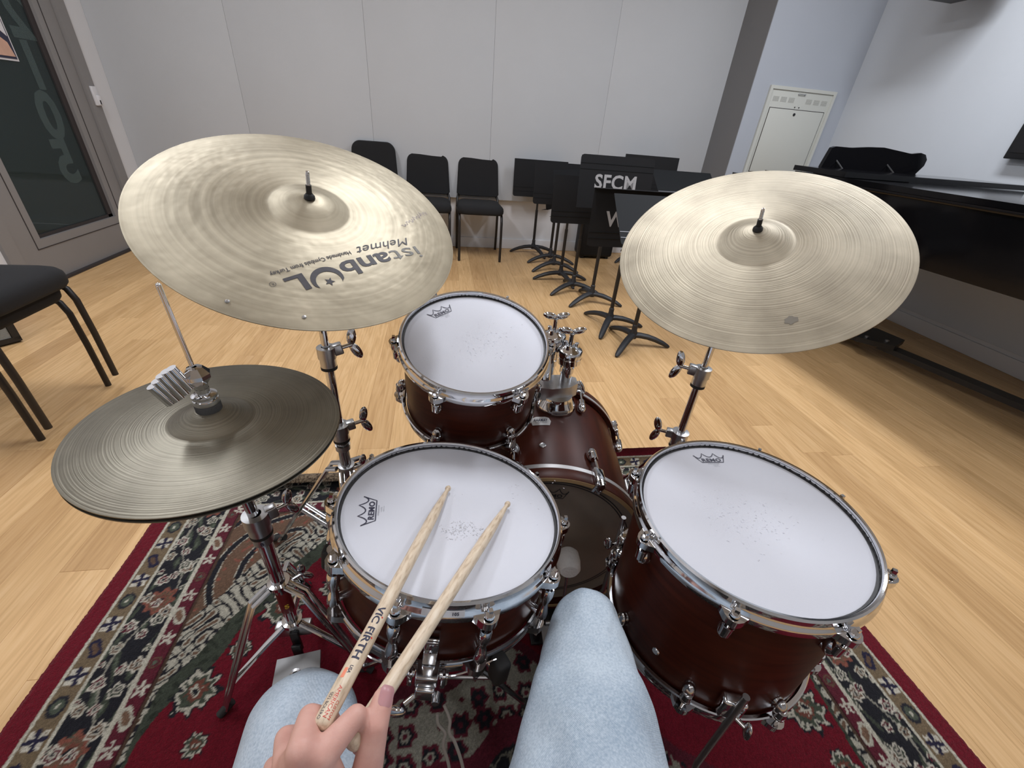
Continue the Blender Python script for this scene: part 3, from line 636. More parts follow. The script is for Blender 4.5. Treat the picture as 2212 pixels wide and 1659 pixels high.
# ================================================================== RUG
RX, RHW = .137, 1.02           # centre line and half width
RY1, RY0 = 1.262, -.62         # far edge, near edge (behind the frame)
def rug_colours(X, Y):
    """pattern of the woven rug: x across, y along, in metres"""
    red = np.array((.122, .0045, .0125)); maroon = np.array((.090, .012, .022)); white = np.array((.46, .43, .36)); tan = np.array((.145, .105, .062))
    black = np.array((.012, .012, .016)); green = np.array((.042, .050, .036)); navy = np.array((.016, .014, .035)); cream = np.array((.40, .38, .31)); brown = np.array((.12, .07, .045)); rust = np.array((.19, .065, .045))
    C = np.zeros(X.shape + (3,)); C[:] = red
    dx = RHW - np.abs(X - RX); dyf = RY1 - Y; dyn = Y - (RY0 - .7)
    d = np.minimum(dx, np.minimum(dyf, dyn))
    side = (dx <= np.minimum(dyf, dyn)); s = np.where(side, Y + .03, np.abs(X - RX))   # running coordinate along the border
    J = rng.random(X.shape)
    def hsh(n): return (np.sin(n * 127.1 + 311.7) * 43758.5453) % 1.0
    def put(mask, c): C[mask] = c
    def flower(u, v, r, lobes, ph=0.0):
        rr = np.hypot(u, v); a = np.arctan2(v, u); return rr / (r * (1 + .15 * np.cos(lobes * a + ph) + .07 * np.sin(3 * a + ph * 2)))
    e0, e1, e2, e3, e4 = .052, .103, .204, .243, .250
    # tan guard border
    m = (d > e0) & (d < e1); put(m, tan); P = .058; k = np.floor(s / P); u = s - (k + .5) * P; v = d - (e0 + e1) / 2; kk = np.mod(k, 4)
    q = m & (kk % 2 == 0); put(q & (np.abs(u) < .017) & (np.abs(v) < .017) & (J < .93), white)
    rr = np.hypot(u, v); aa = np.arctan2(v, u); put(q & (rr < .013 * (1 + .65 * np.cos(4 * aa + .8))), navy)
    q = m & (kk == 1); f1 = np.hypot(u / 1.25, v); put(q & (f1 < .017), black * 1.4); put(q & (f1 < .0115), green * 1.6); put(q & (f1 < .004), cream)
    q = m & (kk == 3); f1 = np.hypot((u + v * .6) / 1.5, v + .004 * np.sin(u * 160)); put(q & (f1 < .0145), navy); put(q & (f1 < .007), brown * .8)
    # main black border with blossoms
    m = (d > e1) & (d < e2); put(m, black); v0 = d - (e1 + e2) / 2
    swirl = np.sin(s * 46 + 2.6 * np.sin(v0 * 70)) * np.cos(v0 * 105 + 1.7 * np.sin(s * 31)); put(m & (swirl > .45), green); put(m & (swirl > .86), green * 2.0)
    wv = .026 * np.sin(s * 2 * pi / .36); put(m & (np.abs(v0 - wv) < .0022), cream * .6)
    for P, ofs, vv, r, l, c1, c2 in ((.31, .0, .0, .033, 8, rust, brown), (.124, .062, .028, .016, 6, white, brown), (.124, .094, -.026, .0155, 6, white, maroon), (.155, .128, .022, .0145, 5, white, green), (.124, .020, -.031, .013, 5, cream, brown), (.0775, .045, .002, .0115, 5, white, maroon), (.0775, .08, .041, .008, 5, cream, green), (.0775, .03, -.042, .008, 5, cream, maroon)):
        k = np.floor((s + ofs) / P); jit = (hsh(k + ofs * 77) - .5) * .012; u = s + ofs - (k + .5) * P; v = v0 - vv - jit
        f1 = flower(u, v, r, l, ofs * 9); g_ = m & (f1 < 1) & (J < .95); put(g_, c1); put(m & (f1 < .70), c2); put(m & (f1 < .46), c1 * .75); put(m & (f1 < .22), black)
    # maroon guard border
    m = (d > e2) & (d < e3); put(m, maroon); P = .054; k = np.floor(s / P); u = s - (k + .5) * P; v = d - (e2 + e3) / 2; kk = np.mod(k, 4)
    put(m & (np.abs(np.abs(v) - .0165) < .0016), maroon * .4)
    q = m & (kk % 2 == 0); rr = np.hypot(u, v); aa = np.arctan2(v, u); put(q & (rr < .010 * (1 + .6 * np.cos(5 * aa)) + .002) & (J < .93), white); put(q & (rr < .003), maroon)
    q = m & (kk == 1); f1 = np.hypot((u + .5 * v) / 1.5, v + .003 * np.sin(u * 130)); put(q & (f1 < .0145), cream); put(q & (f1 < .0085), brown * 1.3)
    q = m & (kk == 3); f1 = np.hypot(u, v); put(q & (f1 < .013), brown * .8); put(q & (f1 < .009), maroon); put(q & (f1 < .005), green * 2)
    for e in (e0, e1, e2): put(np.abs(d - e) < .0036, cream * 1.08)
    m = (d > e3) & (d < e4); put(m, brown * .5)
    # field: corner spandrels and centre medallion
    F = d > e4; a = dx - e4; b = dyf - e4
    wob = .016 * np.sin(b * 40) + .014 * np.sin(a * 47 + 1)
    sp = (np.maximum(a, 0) / .47) ** .85 + (np.maximum(b, 0) / .62) ** .85 + wob
    sp2 = np.minimum(sp, np.maximum(a, 0) / .055 + .62 + .10 * np.sin(b * 14))
    z = F & (sp2 < 1.0); put(z, green); put(z & (np.sin(X * 160 + 3 * np.sin(Y * 60)) * np.sin(Y * 130 + 2 * np.sin(X * 70)) > .3), green * .6)
    z = F & (sp2 < .86); put(z, cream * .9)
    cur = np.sin(X * 105 + 3.1 * np.sin(Y * 52)) * np.cos(Y * 98 + 3.1 * np.sin(X * 47)); put(z & (np.abs(cur) < .20), black); put(z & (cur > .72), brown)
    z = F & (sp < .62); put(z, brown)
    w_ = np.hypot(X - (RX + np.sign(X - RX) * .55), (Y - .83) * 1.1); sp3 = np.sin(np.arctan2(Y - .83, np.abs(X - RX) - .55) * 1 + w_ * 95)
    put(z & (sp3 > .74), black); put(z & (np.abs(sp3 - .62) < .10) & (J < .8), cream)
    c3 = np.sin(X * 88 + 2 * np.sin(Y * 66)) * np.sin(Y * 92 + 2 * np.sin(X * 51)); put(z & (c3 > .82), rust)
    for (fx, fy, r) in ((.55, .70, .05), (.36, .82, .045), (.20, .93, .04), (.68, .52, .045), (.69, .33, .05), (.62, .60, .025), (.44, .74, .03), (.28, .86, .025), (.64, .42, .022), (.70, .22, .03)):
        for sg in (-1, 1):
            u = X - (RX + sg * fx); v = Y - fy; f1 = flower(u, v, r * .85, 9, fx * 20) + .10 * np.sin(X * 210 + 2 * np.sin(Y * 170)); put(F & (f1 < 1.15), black); put(F & (f1 < 1) & (J < .93), cream); put(F & (f1 < .78), green * 1.2); put(F & (f1 < .5), rust * .7); put(F & (f1 < .28), cream); put(F & (f1 < .14), black)
    # medallion under the kit
    mu = X - RX; mv = (Y + .05) * .9; mr = np.hypot(mu * 1.15, mv); ma = np.arctan2(mv, mu); ed = mr / (.53 * (1 + .05 * np.cos(12 * ma)))
    z = F & (ed < 1.0); put(z, cream * .55)
    cell = .052; gx = np.floor(X / cell); gy = np.floor(Y / cell); u = X - (gx + .5) * cell + (hsh(gx * 3.3 + gy * 7.1) - .5) * .02; v = Y - (gy + .5) * cell + (hsh(gx * 5.7 + gy * 1.9) - .5) * .02
    hh = hsh(gx * 11.3 + gy * 5.1); f1 = flower(u, v, .023, 6, 0) ; put(z & (f1 < 1) & (hh > .25), maroon); put(z & (f1 < .72) & (hh > .25), black); put(z & (f1 < .45) & (hh > .5), cream * .6); put(z & (f1 < .22), maroon)
    put(F & (ed < 1.0) & (ed > .955), maroon * .8)
    z = F & (ed < .72); put(z, maroon); z = F & (ed < .64); put(z, black)
    c4 = np.sin(X * 75 + 3 * np.sin(Y * 44)) * np.cos(Y * 71 + 3 * np.sin(X * 40)); put(z & (np.abs(c4) < .13), cream * .35); put(z & (c4 > .75), maroon * .8)
    # worn pile
    C *= (.82 + .36 * J)[..., None]
    return C
def build_rug():
    st = .0034; xs = np.arange(RX - RHW, RX + RHW + 1e-6, st); ys = np.arange(RY0, RY1 + 1e-6, st); nx, ny = len(xs), len(ys)
    X, Y = np.meshgrid(xs, ys); C = rug_colours(X, Y)
    Z = np.full(X.shape, .0075); Xo = X + .0035 * np.sin(Y * 9) * (np.abs(X - RX) / RHW) ** 8 + rng.normal(0, .0006, X.shape); Yo = Y.copy()
    Z += .0012 * np.sin(X * 5 + 1) * np.sin(Y * 7) + rng.normal(0, .0004, Z.shape)
    # far edge rolls up: folded back over itself at the left, only lifted at the right
    t = np.clip((Y - 1.135) / (RY1 - 1.135), 0, 1); left = np.clip((.35 - X) / .5, 0, 1)
    rad = .023 + .035 * (1 - left); L = Y - 1.135; ang = np.clip(L, 0, None) / rad * np.clip((.75 + .25 * left), 0, 1); ang = np.minimum(ang, pi * 1.35)
    R_ = t > 0; Yo[R_] = (1.135 + np.sin(ang) * rad)[R_]; Z[R_] = (Z + (1 - np.cos(ang)) * rad)[R_]
    edge = (np.abs(X - RX) > RHW - .006); Z[edge] = .003
    V_ = np.stack([Xo, Yo, Z], -1).reshape(-1, 3); i = np.arange(nx * ny).reshape(ny, nx)
    q = np.stack([i[:-1, :-1], i[:-1, 1:], i[1:, 1:], i[1:, :-1]], -1).reshape(-1, 4)
    me = bpy.data.meshes.new('rug'); me.vertices.add(len(V_)); me.vertices.foreach_set('co', V_.ravel()); me.loops.add(q.size); me.loops.foreach_set('vertex_index', q.ravel())
    me.polygons.add(len(q)); me.polygons.foreach_set('loop_start', np.arange(0, q.size, 4)); me.update(calc_edges=True)
    at = me.color_attributes.new('weave', 'FLOAT_COLOR', 'POINT'); at.data.foreach_set('color', np.concatenate([C.reshape(-1, 3), np.ones((nx * ny, 1))], 1).ravel().astype(np.float32))
    me.shade_smooth()
    m, nt, b = new_mat('woven_rug_pile'); L_ = nt.links.new
    ca = nt.nodes.new('ShaderNodeVertexColor'); ca.layer_name = 'weave'; tc = nt.nodes.new('ShaderNodeTexCoord')
    n = nt.nodes.new('ShaderNodeTexNoise'); n.inputs['Scale'].default_value = 420; n.inputs['Detail'].default_value = 2; L_(tc.outputs['Object'], n.inputs['Vector'])
    r = ramp(nt, [(.25, (.68, .68, .68)), (.75, (1.25, 1.25, 1.25))]); L_(n.outputs['Fac'], r.inputs[0])
    mx = nt.nodes.new('ShaderNodeMix'); mx.data_type = 'RGBA'; mx.blend_type = 'MULTIPLY'; mx.inputs[0].default_value = 1; L_(ca.outputs['Color'], mx.inputs[6]); L_(r.outputs[0], mx.inputs[7])
    ge = nt.nodes.new('ShaderNodeNewGeometry'); mb_ = nt.nodes.new('ShaderNodeMix'); mb_.data_type = 'RGBA'
    n2 = nt.nodes.new('ShaderNodeTexNoise'); n2.inputs['Scale'].default_value = 160; L_(tc.outputs['Object'], n2.inputs['Vector'])
    rb = ramp(nt, [(.35, (.045, .03, .02)), (.65, (.20, .15, .10))]); L_(n2.outputs['Fac'], rb.inputs[0])
    L_(ge.outputs['Backfacing'], mb_.inputs[0]); L_(mx.outputs[2], mb_.inputs[6]); L_(rb.outputs[0], mb_.inputs[7]); L_(mb_.outputs[2], b.inputs['Base Color'])
    bp = nt.nodes.new('ShaderNodeBump'); bp.inputs['Strength'].default_value = .6; bp.inputs['Distance'].default_value = .003; L_(n.outputs['Fac'], bp.inputs['Height']); L_(bp.outputs[0], b.inputs['Normal'])
    setp(b, Roughness=1.0, Specular_IOR_Level=0.1); b.inputs['Sheen Weight'].default_value = .15
    me.materials.append(m); o = bpy.data.objects.new('area_rug', me); COL.objects.link(o)
    return tag(o, 'red patterned oriental rug with black floral borders under the drum kit', 'rug')
build_rug()
RZ = .009   # top of the pile

# ================================================================== DRUM PARTS
def hoop_prof(R, up=.011, dn=.021, w=.011):
    return [(R + .0005, -.004), (R + .0005, up - .003), (R + .0018, up), (R + .005, up + .001), (R + .0075, up - .002), (R + .0075, up - .009), (R + .0085, -.003), (R + w, -.006), (R + w + .001, -.010), (R + w, -dn + .002), (R + w - .002, -dn), (R + .004, -dn), (R + .0025, -dn + .004), (R + .0005, -.004)]
def ear(m, T, R, ang, z, s=1):
    A = T @ Matrix.Rotation(math.radians(ang), 4, 'Z')
    pol = [(R + .006, -.022), (R + .014, -.0165), (R + .022, -.0115), (R + .0265, -.006), (R + .028, 0), (R + .0265, .006), (R + .022, .0115), (R + .014, .0165), (R + .006, .022)]
    m.prism(pol, z - .012 * s, z + .0 * s, A)
def rod(T, R, ang, z0, z1, up=1, r=.0028):
    m = MB(); A = T @ Matrix.Rotation(math.radians(ang), 4, 'Z') @ Matrix.Translation((R + .0175, 0, 0))
    m.cyl((0, 0, z0), (0, 0, z1), r, seg=10, T=A); m.cyl((0, 0, z1 - .001 * up), (0, 0, z1 + .0035 * up), .0068, .006, seg=16, T=A); m.box((0, 0, z1 + .0075 * up), (.0056, .0056, .008), A)
    return m
def tear_lug(T, R, ang, zc, h=.034, flip=1):
    m = MB(); A = T @ Matrix.Rotation(math.radians(ang), 4, 'Z') @ Matrix.Translation((R, 0, zc))
    m.sphere((.008, 0, 0), .011, A, sc=(1.0, .92, h / .022)); m.cyl((.0, 0, -.006 * flip), (.012, 0, -.006 * flip), .009, .008, T=A)
    m.cyl((.0145, 0, -.002 * flip), (.0145, 0, h / 2 * 1.02 * flip), .0078, .0086, seg=16, T=A); m.lathe([(.0055, 0), (.0088, 0), (.0092, .002), (.0088, .004), (.0055, .004)], A @ Matrix.Translation((.0145, 0, h / 2 * flip)), 16)
    return m
def remo_logo(parent, T, scale, mat, z=.0008, small=True):
    """crown outline with lettering, text up = +y"""
    def fn(x, y): return tuple(T @ Vector((x * scale, y * scale, z)))
    tips = [(-.031, .020), (-.0115, .0255), (.0115, .0255), (.031, .020)]; pts = [(-.0215, .000), (.0215, .000)]
    arc = []
    for i in (3, 2, 1):
        a, b = tips[i], tips[i - 1]
        for k in range(8):
            t = k / 7; x = a[0] + (b[0] - a[0]) * t; y = a[1] + (b[1] - a[1]) * t - .0105 * (1 - (2 * t - 1) ** 2)
            if not (k == 0 and i != 3): arc.append((x, y))
    out = pts[1:] + [(.0275, .013)] + arc + [(-.0275, .013)] + pts[:1]
    scale *= 1.12; rt_ = text2d('REMO', .0118, bold=.00035, spacing=1.08)
    parts = [stroke(out, .0017, True), ([(p[0] * 1.18, p[1] + .0026, 0) for p in rt_[0]], rt_[1])]
    o = decal('crown_logo', parts, fn, mat, parent)
    if small: decal('logo_small_print', [shift(text2d('AMBASSADOR', .0034, spacing=1.05), 0, -.0048), shift(text2d('COATED', .0026), .002, -.0088), shift(text2d('MADE IN USA', .0020), .003, -.012)], fn, M['ink_grey'], parent)
def plane_T(T, ang, r, spin=0.0):
    return T @ Matrix.Rotation(math.radians(ang - 90), 4, 'Z') @ Matrix.Translation((0, r, 0)) @ Matrix.Rotation(math.radians(spin), 4, 'Z')

# ---- snare drum ----------------------------------------------------
def scuffs(parent, T, cx, cy, sx, sy, n, mat, seed=1):
    r2 = random.Random(seed); m = MB()
    for i in range(n):
        x, y = cx + r2.gauss(0, sx), cy + r2.gauss(0, sy); a = r2.uniform(0, pi); l = r2.uniform(.0005, .0018); w_ = r2.uniform(.0002, .0006)
        c, s_ = math.cos(a), math.sin(a); m.add([(x + c * l - s_ * w_, y + s_ * l + c * w_, .0006), (x - c * l - s_ * w_, y - s_ * l + c * w_, .0006), (x - c * l + s_ * w_, y - s_ * l - c * w_, .0006), (x + c * l + s_ * w_, y + s_ * l - c * w_, .0006)], [(0, 1, 2, 3)], T)
    o = m.build('stick_marks', mat, parent, 0); o['kind'] = 'stuff'
M['scuff'] = plain('grey_scuff', (0.60, 0.60, 0.62), 0.8)
M['scuff2'] = plain('pale_scuff', (0.70, 0.70, 0.745), 0.8)
sn_c, sn_n = Vector((.013, .4875, .5725)), Vector((.12, .095, .988)); SNT = mat4(sn_c, sn_n); RS = .1745
sn = thing('snare_drum', 'walnut snare drum with ten lugs, under the crossing drumsticks', 'drum', tuple(sn_c - sn_n * .13))
MB().lathe([(RS - .006, -.008), (RS - .002, -.008), (RS - .001, -.012), (RS - .001, -.116), (RS - .006, -.116)], SNT, 96).build('shell', M['shell'], sn)
hd = MB().lathe([(0, 0), (.05, 0), (.11, 0), (RS - .004, 0), (RS - .0005, -.002), (RS + .0008, -.006)], SNT, 96).build('batter_head', M['head'], sn)
MB().lathe([(RS - .0035, .0004), (RS + .0005, .0012), (RS + .0006, .005), (RS - .0002, .006)], SNT, 96).build('reflection_ring', M['rim_black'], sn)  # black ring painted in for the dark reflection on the hoop's inner wall
remo_logo(hd, plane_T(SNT, -176, .120), .92, M['ink'])
scuffs(hd, SNT, .012, -.045, .018, .009, 130, M['scuff'], 3); scuffs(hd, SNT, .09, .05, .05, .05, 60, M['scuff2'], 4)
hp = MB().lathe(hoop_prof(RS), SNT, 120)
for k in range(10): ear(hp, SNT, RS, -113 + 36 * k, -.007)
th = hp.build('top_hoop', M['chrome'], sn)
hp2 = MB().lathe([(r, -z) for r, z in hoop_prof(RS, .006, .016, .009)], SNT @ Matrix.Translation((0, 0, -.125)), 120)
for k in range(10): ear(hp2, SNT, RS - .003, -113 + 36 * k, -.110, 1)
hp2.build('bottom_hoop', M['chrome_dark'], sn)
for k in range(10):
    a = -113 + 36 * k
    L_ = MB(); A = SNT @ Matrix.Rotation(math.radians(a), 4, 'Z') @ Matrix.Translation((RS, 0, 0))
    L_.lathe([(0, -.098), (.005, -.0975), (.0088, -.092), (.0092, -.084), (.0075, -.074), (.0056, -.066), (.0056, -.062), (.0075, -.055), (.0094, -.045), (.0092, -.035), (.0078, -.0305), (.0045, -.030), (0, -.030)], A @ Matrix.Translation((.0165, 0, 0)), 18)
    L_.cyl((-.002, 0, -.044), (.014, 0, -.044), .0062, T=A); L_.cyl((-.002, 0, -.086), (.014, 0, -.086), .0062, T=A)
    lg = L_.build('lug', M['chrome'], sn); rod(SNT, RS, a, -.034, -.004).build('tension_rod', M['chrome'], lg)
    if k in (0, 1, 2, 9): rod(SNT, RS, a, -.095, -.124, -1).build('tension_rod', M['chrome'], lg)
# asset label stuck to the hoop flange
TA = lambda ang: SNT @ Matrix.Rotation(math.radians(ang), 4, 'Z')
lb = MB(); 
for i in range(12):
    a0_, a1_ = math.radians(-103.5 + 17 * i / 12), math.radians(-103.5 + 17 * (i + 1) / 12); n_ = len(lb.v)
    for a_ in (a0_, a1_):
        for (r_, z_) in ((RS + .0086, .0015), (RS + .0122, -.0072)): lb.v.append(tuple(SNT @ Vector((r_ * math.cos(a_), r_ * math.sin(a_), z_ + .0004))))
    lb.f.append((n_, n_ + 1, n_ + 3, n_ + 2))
lbo = lb.build('asset_label', M['tagwhite'], sn, 0)
def on_label(x, y):
    a_ = math.radians(-95) + x / (RS + .01); t = .5 - y / .0095; r_ = RS + .0086 + .0036 * t + .0004; z_ = .0015 - .0087 * t + .0007
    return tuple(SNT @ Vector((r_ * math.cos(a_), r_ * math.sin(a_), z_)))
decal('label_lettering', [shift(text2d('R', .0058, bold=.0002), -.0135, -.002), shift(text2d('105', .0058, bold=.0002, spacing=1.1), .0155, -.002)], on_label, M['ink'], lbo)
# throw-off (strainer) facing the player
SA = SNT @ Matrix.Rotation(math.radians(-97.5), 4, 'Z') @ Matrix.Translation((RS, 0, 0))
sto = MB().box((.009, 0, -.072), (.016, .019, .052), SA, bev=.002).build('strainer', M['chrome'], sn)
MB().cyl((.017, 0, -.055), (.0195, 0, -.055), .003, T=SA).cyl((.017, 0, -.070), (.0185, 0, -.070), .0022, T=SA).box((.018, 0, -.049), (.003, .0165, .005), SA, bev=.001).build('strainer_lever', M['chrome'], sto)
MB().box((.021, 0, -.108), (.026, .030, .018), SA, bev=.002).box((.030, 0, -.128), (.018, .026, .022), SA, bev=.003).build('strainer_block', M['chrome_dark'], sto)
for sy in (-1, 1):
    MB().box((.024, sy * .022, -.112), (.012, .007, .026), SA, bev=.002).cyl((.024, sy * .016, -.104), (.024, sy * .028, -.104), .005, T=SA).build('strainer_knuckle', M['chrome'], sto)
MB().cyl((.032, .016, -.130), (.046, .016, -.130), .0055, T=SA).build('adjuster_eye', M['chrome_dark'], sto)
MB().sphere((.052, -.034, -.142), .012, SA, sc=(.5, 1.25, .75)).cyl((.045, -.024, -.138), (.036, -.012, -.133), .0035, T=SA).build('adjuster_wing', M['chrome'], sto)
MB().box((.034, .004, -.124), (.003, .012, .012), SA).build('strainer_window', M['blackplastic'], sto, 0)
def bz(P, n=10):
    out = []; P = [Vector(p) for p in P]
    for i in range(len(P) - 1):
        p0, p1, p2, p3 = P[max(i - 1, 0)], P[i], P[i + 1], P[min(i + 2, len(P) - 1)]
        for k in range(n):
            t = k / n; out.append(.5 * ((2 * p1) + (-p0 + p2) * t + (2 * p0 - 5 * p1 + 4 * p2 - p3) * t * t + (-p0 + 3 * p1 - 3 * p2 + p3) * t ** 3))
    out.append(P[-1]); return out
# pale bent rods hanging below the strainer
for pts in ([(-.014, .279, .377), (-.013, .270, .366), (-.003, .262, .354), (-.006, .252, .340), (.002, .235, .311), (.006, .205, .262), (.004, .18, .205)],
            [(-.004, .285, .385), (.004, .272, .369), (.003, .262, .354), (.011, .253, .341), (.022, .231, .313), (.028, .20, .262), (.024, .18, .205)]):
    MB().tube(bz(pts), .0024, 10).build('snare_cord', M['cord'], sto)
# butt side snare wire bar, bottom edge
MB().tube([SNT @ Vector((RS * math.cos(math.radians(a)) * 1.09, RS * math.sin(math.radians(a)) * 1.09, -.118 - .006 * math.sin((a + 97) * .18))) for a in range(-128, -66, 3)], .0016, 8).build('snare_wire_guard', M['chrome'], sn)

# ---- snare stand -----------------------------------------------------
ss = thing('snare_stand', 'chrome snare basket stand with black rubber grips below the snare drum', 'stand', (.0, .47, RZ))
bc = sn_c - sn_n * .165
for a in (-66, 54, 174):
    A = SNT @ Matrix.Rotation(math.radians(a), 4, 'Z')
    MB().tube([tuple(A @ Vector(p)) for p in ((.02, 0, -.175), (.10, 0, -.165), (RS + .008, 0, -.150), (RS + .018, 0, -.128))], .0055, 10).build('basket_arm', M['chrome'], ss)
    MB().box((RS + .020, 0, -.134), (.026, .024, .042), A, bev=.006).build('rubber_grip', M['rubber'], ss)
MB().cyl((bc.x, bc.y, .20), tuple(bc - sn_n * .0), .0095).build('upper_tube', M['chrome'], ss)
MB().cyl((bc.x, bc.y, .03), (bc.x, bc.y, .26), .0125).build('lower_tube', M['chrome'], ss)
MB().lathe([(.013, .235), (.018, .237), (.018, .262), (.013, .265)], Matrix.Translation((bc.x, bc.y, 0)), 20).build('height_collar', M['steel'], ss)
for a in (165, 55, -20):
    a = math.radians(a); c, s_ = math.cos(a), math.sin(a)
    MB().tube([(bc.x + c * .012, bc.y + s_ * .012, .17), (bc.x + c * .1, bc.y + s_ * .1, .11), (bc.x + c * .20, bc.y + s_ * .20, RZ + .008)], .006, 8).build('leg', M['chrome_dark'], ss)
    MB().cyl((bc.x + c * .185, bc.y + s_ * .185, RZ + .017), (bc.x + c * .213, bc.y + s_ * .213, RZ + .003), .009, .0085).build('rubber_foot', M['rubber'], ss)
    MB().tube([(bc.x + c * .012, bc.y + s_ * .012, .05), (bc.x + c * .11, bc.y + s_ * .11, .10)], .004, 8).build('brace', M['chrome_dark'], ss)

# ---- rack tom --------------------------------------------------------
rt_c, rt_n = Vector((.069, .805, .7245)), Vector((.027, -.297, .955)); RTT = mat4(rt_c, rt_n); RT = .1495
rt = thing('rack_tom', 'small walnut rack tom mounted above the bass drum', 'drum', tuple(rt_c - rt_n.normalized() * .2))
MB().lathe([(RT - .006, -.008), (RT - .001, -.008), (RT, -.012), (RT, -.188), (RT - .006, -.188)], RTT, 96).build('shell', M['shell'], rt)
hd = MB().lathe([(0, 0), (.06, 0), (RT - .004, 0), (RT - .0005, -.002), (RT + .0008, -.006)], RTT, 96).build('batter_head', M['head'], rt)
MB().lathe([(RT - .0035, .0004), (RT + .0005, .0012), (RT + .0006, .0055), (RT - .0002, .0065)], RTT, 96).build('reflection_ring', M['rim_black'], rt)  # hoop's dark inner reflection, put in as a black ring
MB().lathe([(0, -.192), (RT, -.192), (RT, -.186)], RTT, 64).build('resonant_head', M['bhead'], rt)
remo_logo(hd, plane_T(RTT, 129, .104, -3), .88, M['ink']); scuffs(hd, RTT, .02, -.01, .04, .035, 120, M['scuff2'], 6)
hp = MB().lathe(hoop_prof(RT), RTT, 120); [ear(hp, RTT, RT, 60 * k, -.007) for k in range(6)]; hp.build('top_hoop', M['chrome'], rt)
hp = MB().lathe([(r, -z) for r, z in hoop_prof(RT, .008)], RTT @ Matrix.Translation((0, 0, -.197)), 120); [ear(hp, RTT, RT, 60 * k, -.178) for k in range(6)]; hp.build('bottom_hoop', M['chrome'], rt)
for k in range(6):
    lg = tear_lug(RTT, RT, 60 * k, -.052).build('lug', M['chrome'], rt); rod(RTT, RT, 60 * k, -.045, -.004).build('tension_rod', M['chrome'], lg)
    lg = tear_lug(RTT, RT, 60 * k, -.145, flip=-1).build('lug', M['chrome_dark'], rt); rod(RTT, RT, 60 * k, -.150, -.193, -1).build('tension_rod', M['chrome'], lg)

# ---- floor tom -------------------------------------------------------
ft_c, ft_n = Vector((.496, .412, .600)), Vector((-.02, .003, 1)); FTT = mat4(ft_c, ft_n); RF = .1745
ft = thing('floor_tom', 'large walnut floor tom on chrome legs at the right', 'drum', (.50, .41, RZ))
MB().lathe([(RF - .006, -.008), (RF - .001, -.008), (RF, -.012), (RF, -.275), (RF - .006, -.275)], FTT, 96).build('shell', M['shell'], ft)
hd = MB().lathe([(0, 0), (.06, 0), (RF - .004, 0), (RF - .0005, -.002), (RF + .0008, -.006)], FTT, 96).build('batter_head', M['head'], ft)
MB().lathe([(RF - .0035, .0004), (RF + .0005, .0012), (RF + .0006, .0055), (RF - .0002, .0065)], FTT, 96).build('reflection_ring', M['rim_black'], ft)  # black band standing in for the reflection inside the hoop
MB().lathe([(0, -.279), (RF, -.279), (RF, -.273)], FTT, 64).build('resonant_head', M['bhead'], ft)
remo_logo(hd, plane_T(FTT, 86, .128), .88, M['ink']); scuffs(hd, FTT, .0, .0, .04, .03, 150, M['scuff2'], 8)
FA = [-174 + 45 * k for k in range(8)]
hp = MB().lathe(hoop_prof(RF), FTT, 120); [ear(hp, FTT, RF, a, -.007) for a in FA]; hp.build('top_hoop', M['chrome'], ft)
hp = MB().lathe([(r, -z) for r, z in hoop_prof(RF, .008)], FTT @ Matrix.Translation((0, 0, -.284)), 120); [ear(hp, FTT, RF, a, -.265) for a in FA]; hp.build('bottom_hoop', M['chrome'], ft)
for a in FA:
    lg = tear_lug(FTT, RF, a, -.052).build('lug', M['chrome'], ft); rod(FTT, RF, a, -.045, -.004).build('tension_rod', M['chrome'], lg)
    lg = tear_lug(FTT, RF, a, -.235, flip=-1).build('lug', M['chrome_dark'], ft); rod(FTT, RF, a, -.238, -.280, -1).build('tension_rod', M['chrome'], lg)
for a in (-110, 10, 130):
    A = FTT @ Matrix.Rotation(math.radians(a), 4, 'Z') @ Matrix.Translation((RF, 0, 0))
    br = MB().box((.010, 0, -.225), (.020, .036, .046), A, bev=.005).build('leg_bracket', M['chrome'], ft)
    MB().sphere((.034, .022, -.238), .012, A, sc=(.9, .35, 1.5)).cyl((.018, .006, -.238), (.03, .02, -.238), .004, T=A).build('wing_bolt', M['chrome'], br)
    zf = -(.600 - RZ - .002)
    MB().tube([tuple(A @ Vector(p)) for p in ((.023, 0, -.165), (.023, 0, -.30), (.023, 0, -.42), (.035, 0, -.47), (.055, 0, -.54), (.062, 0, zf + .012))], .0053, 10).build('leg', M['steel'], ft)
    MB().cyl((.058, 0, zf + .026), (.064, 0, zf), .010, .011, T=A).build('rubber_foot', M['rubber'], ft)
MB().cyl((0, 0, 0), (0, 0, .003), .007, .006, T=FTT @ Matrix.Rotation(math.radians(-150), 4, 'Z') @ Matrix.Translation((RF, 0, -.215)) @ Matrix.Rotation(pi / 2, 4, 'Y')).build('vent_grommet', M['chrome'], ft)

# ---- bass drum -------------------------------------------------------
ax_ = Vector((.16, 1, 0)).normalized(); BC = Vector((.235, .622, .262)); BDT = mat4(BC, ax_, (0, 0, 1)) ; RB = .229   # local x = up, z = away from the player
bd = thing('bass_drum', 'walnut bass drum lying on its side behind the snare drum', 'drum', (.27, .82, RZ))
MB().lathe([(RB - .012, .03), (RB - .008, .03), (RB - .006, .034), (RB - .006, .372), (RB - .012, .372)], BDT, 128).build('shell', M['shell'], bd)
hp = MB().lathe([(RB - .004, .0), (RB + .006, .0), (RB + .0075, .002), (RB + .0075, .040), (RB + .006, .042), (RB - .004, .042), (RB - .004, 0)], BDT, 128).build('batter_hoop', M['hoopwood'], bd)
MB().lathe([(RB - .0045, .001), (RB - .004, -.0005), (RB + .005, -.0006), (RB + .0062, .0008)], BDT, 128).build('hoop_edge', M['shell_raw'], hp)
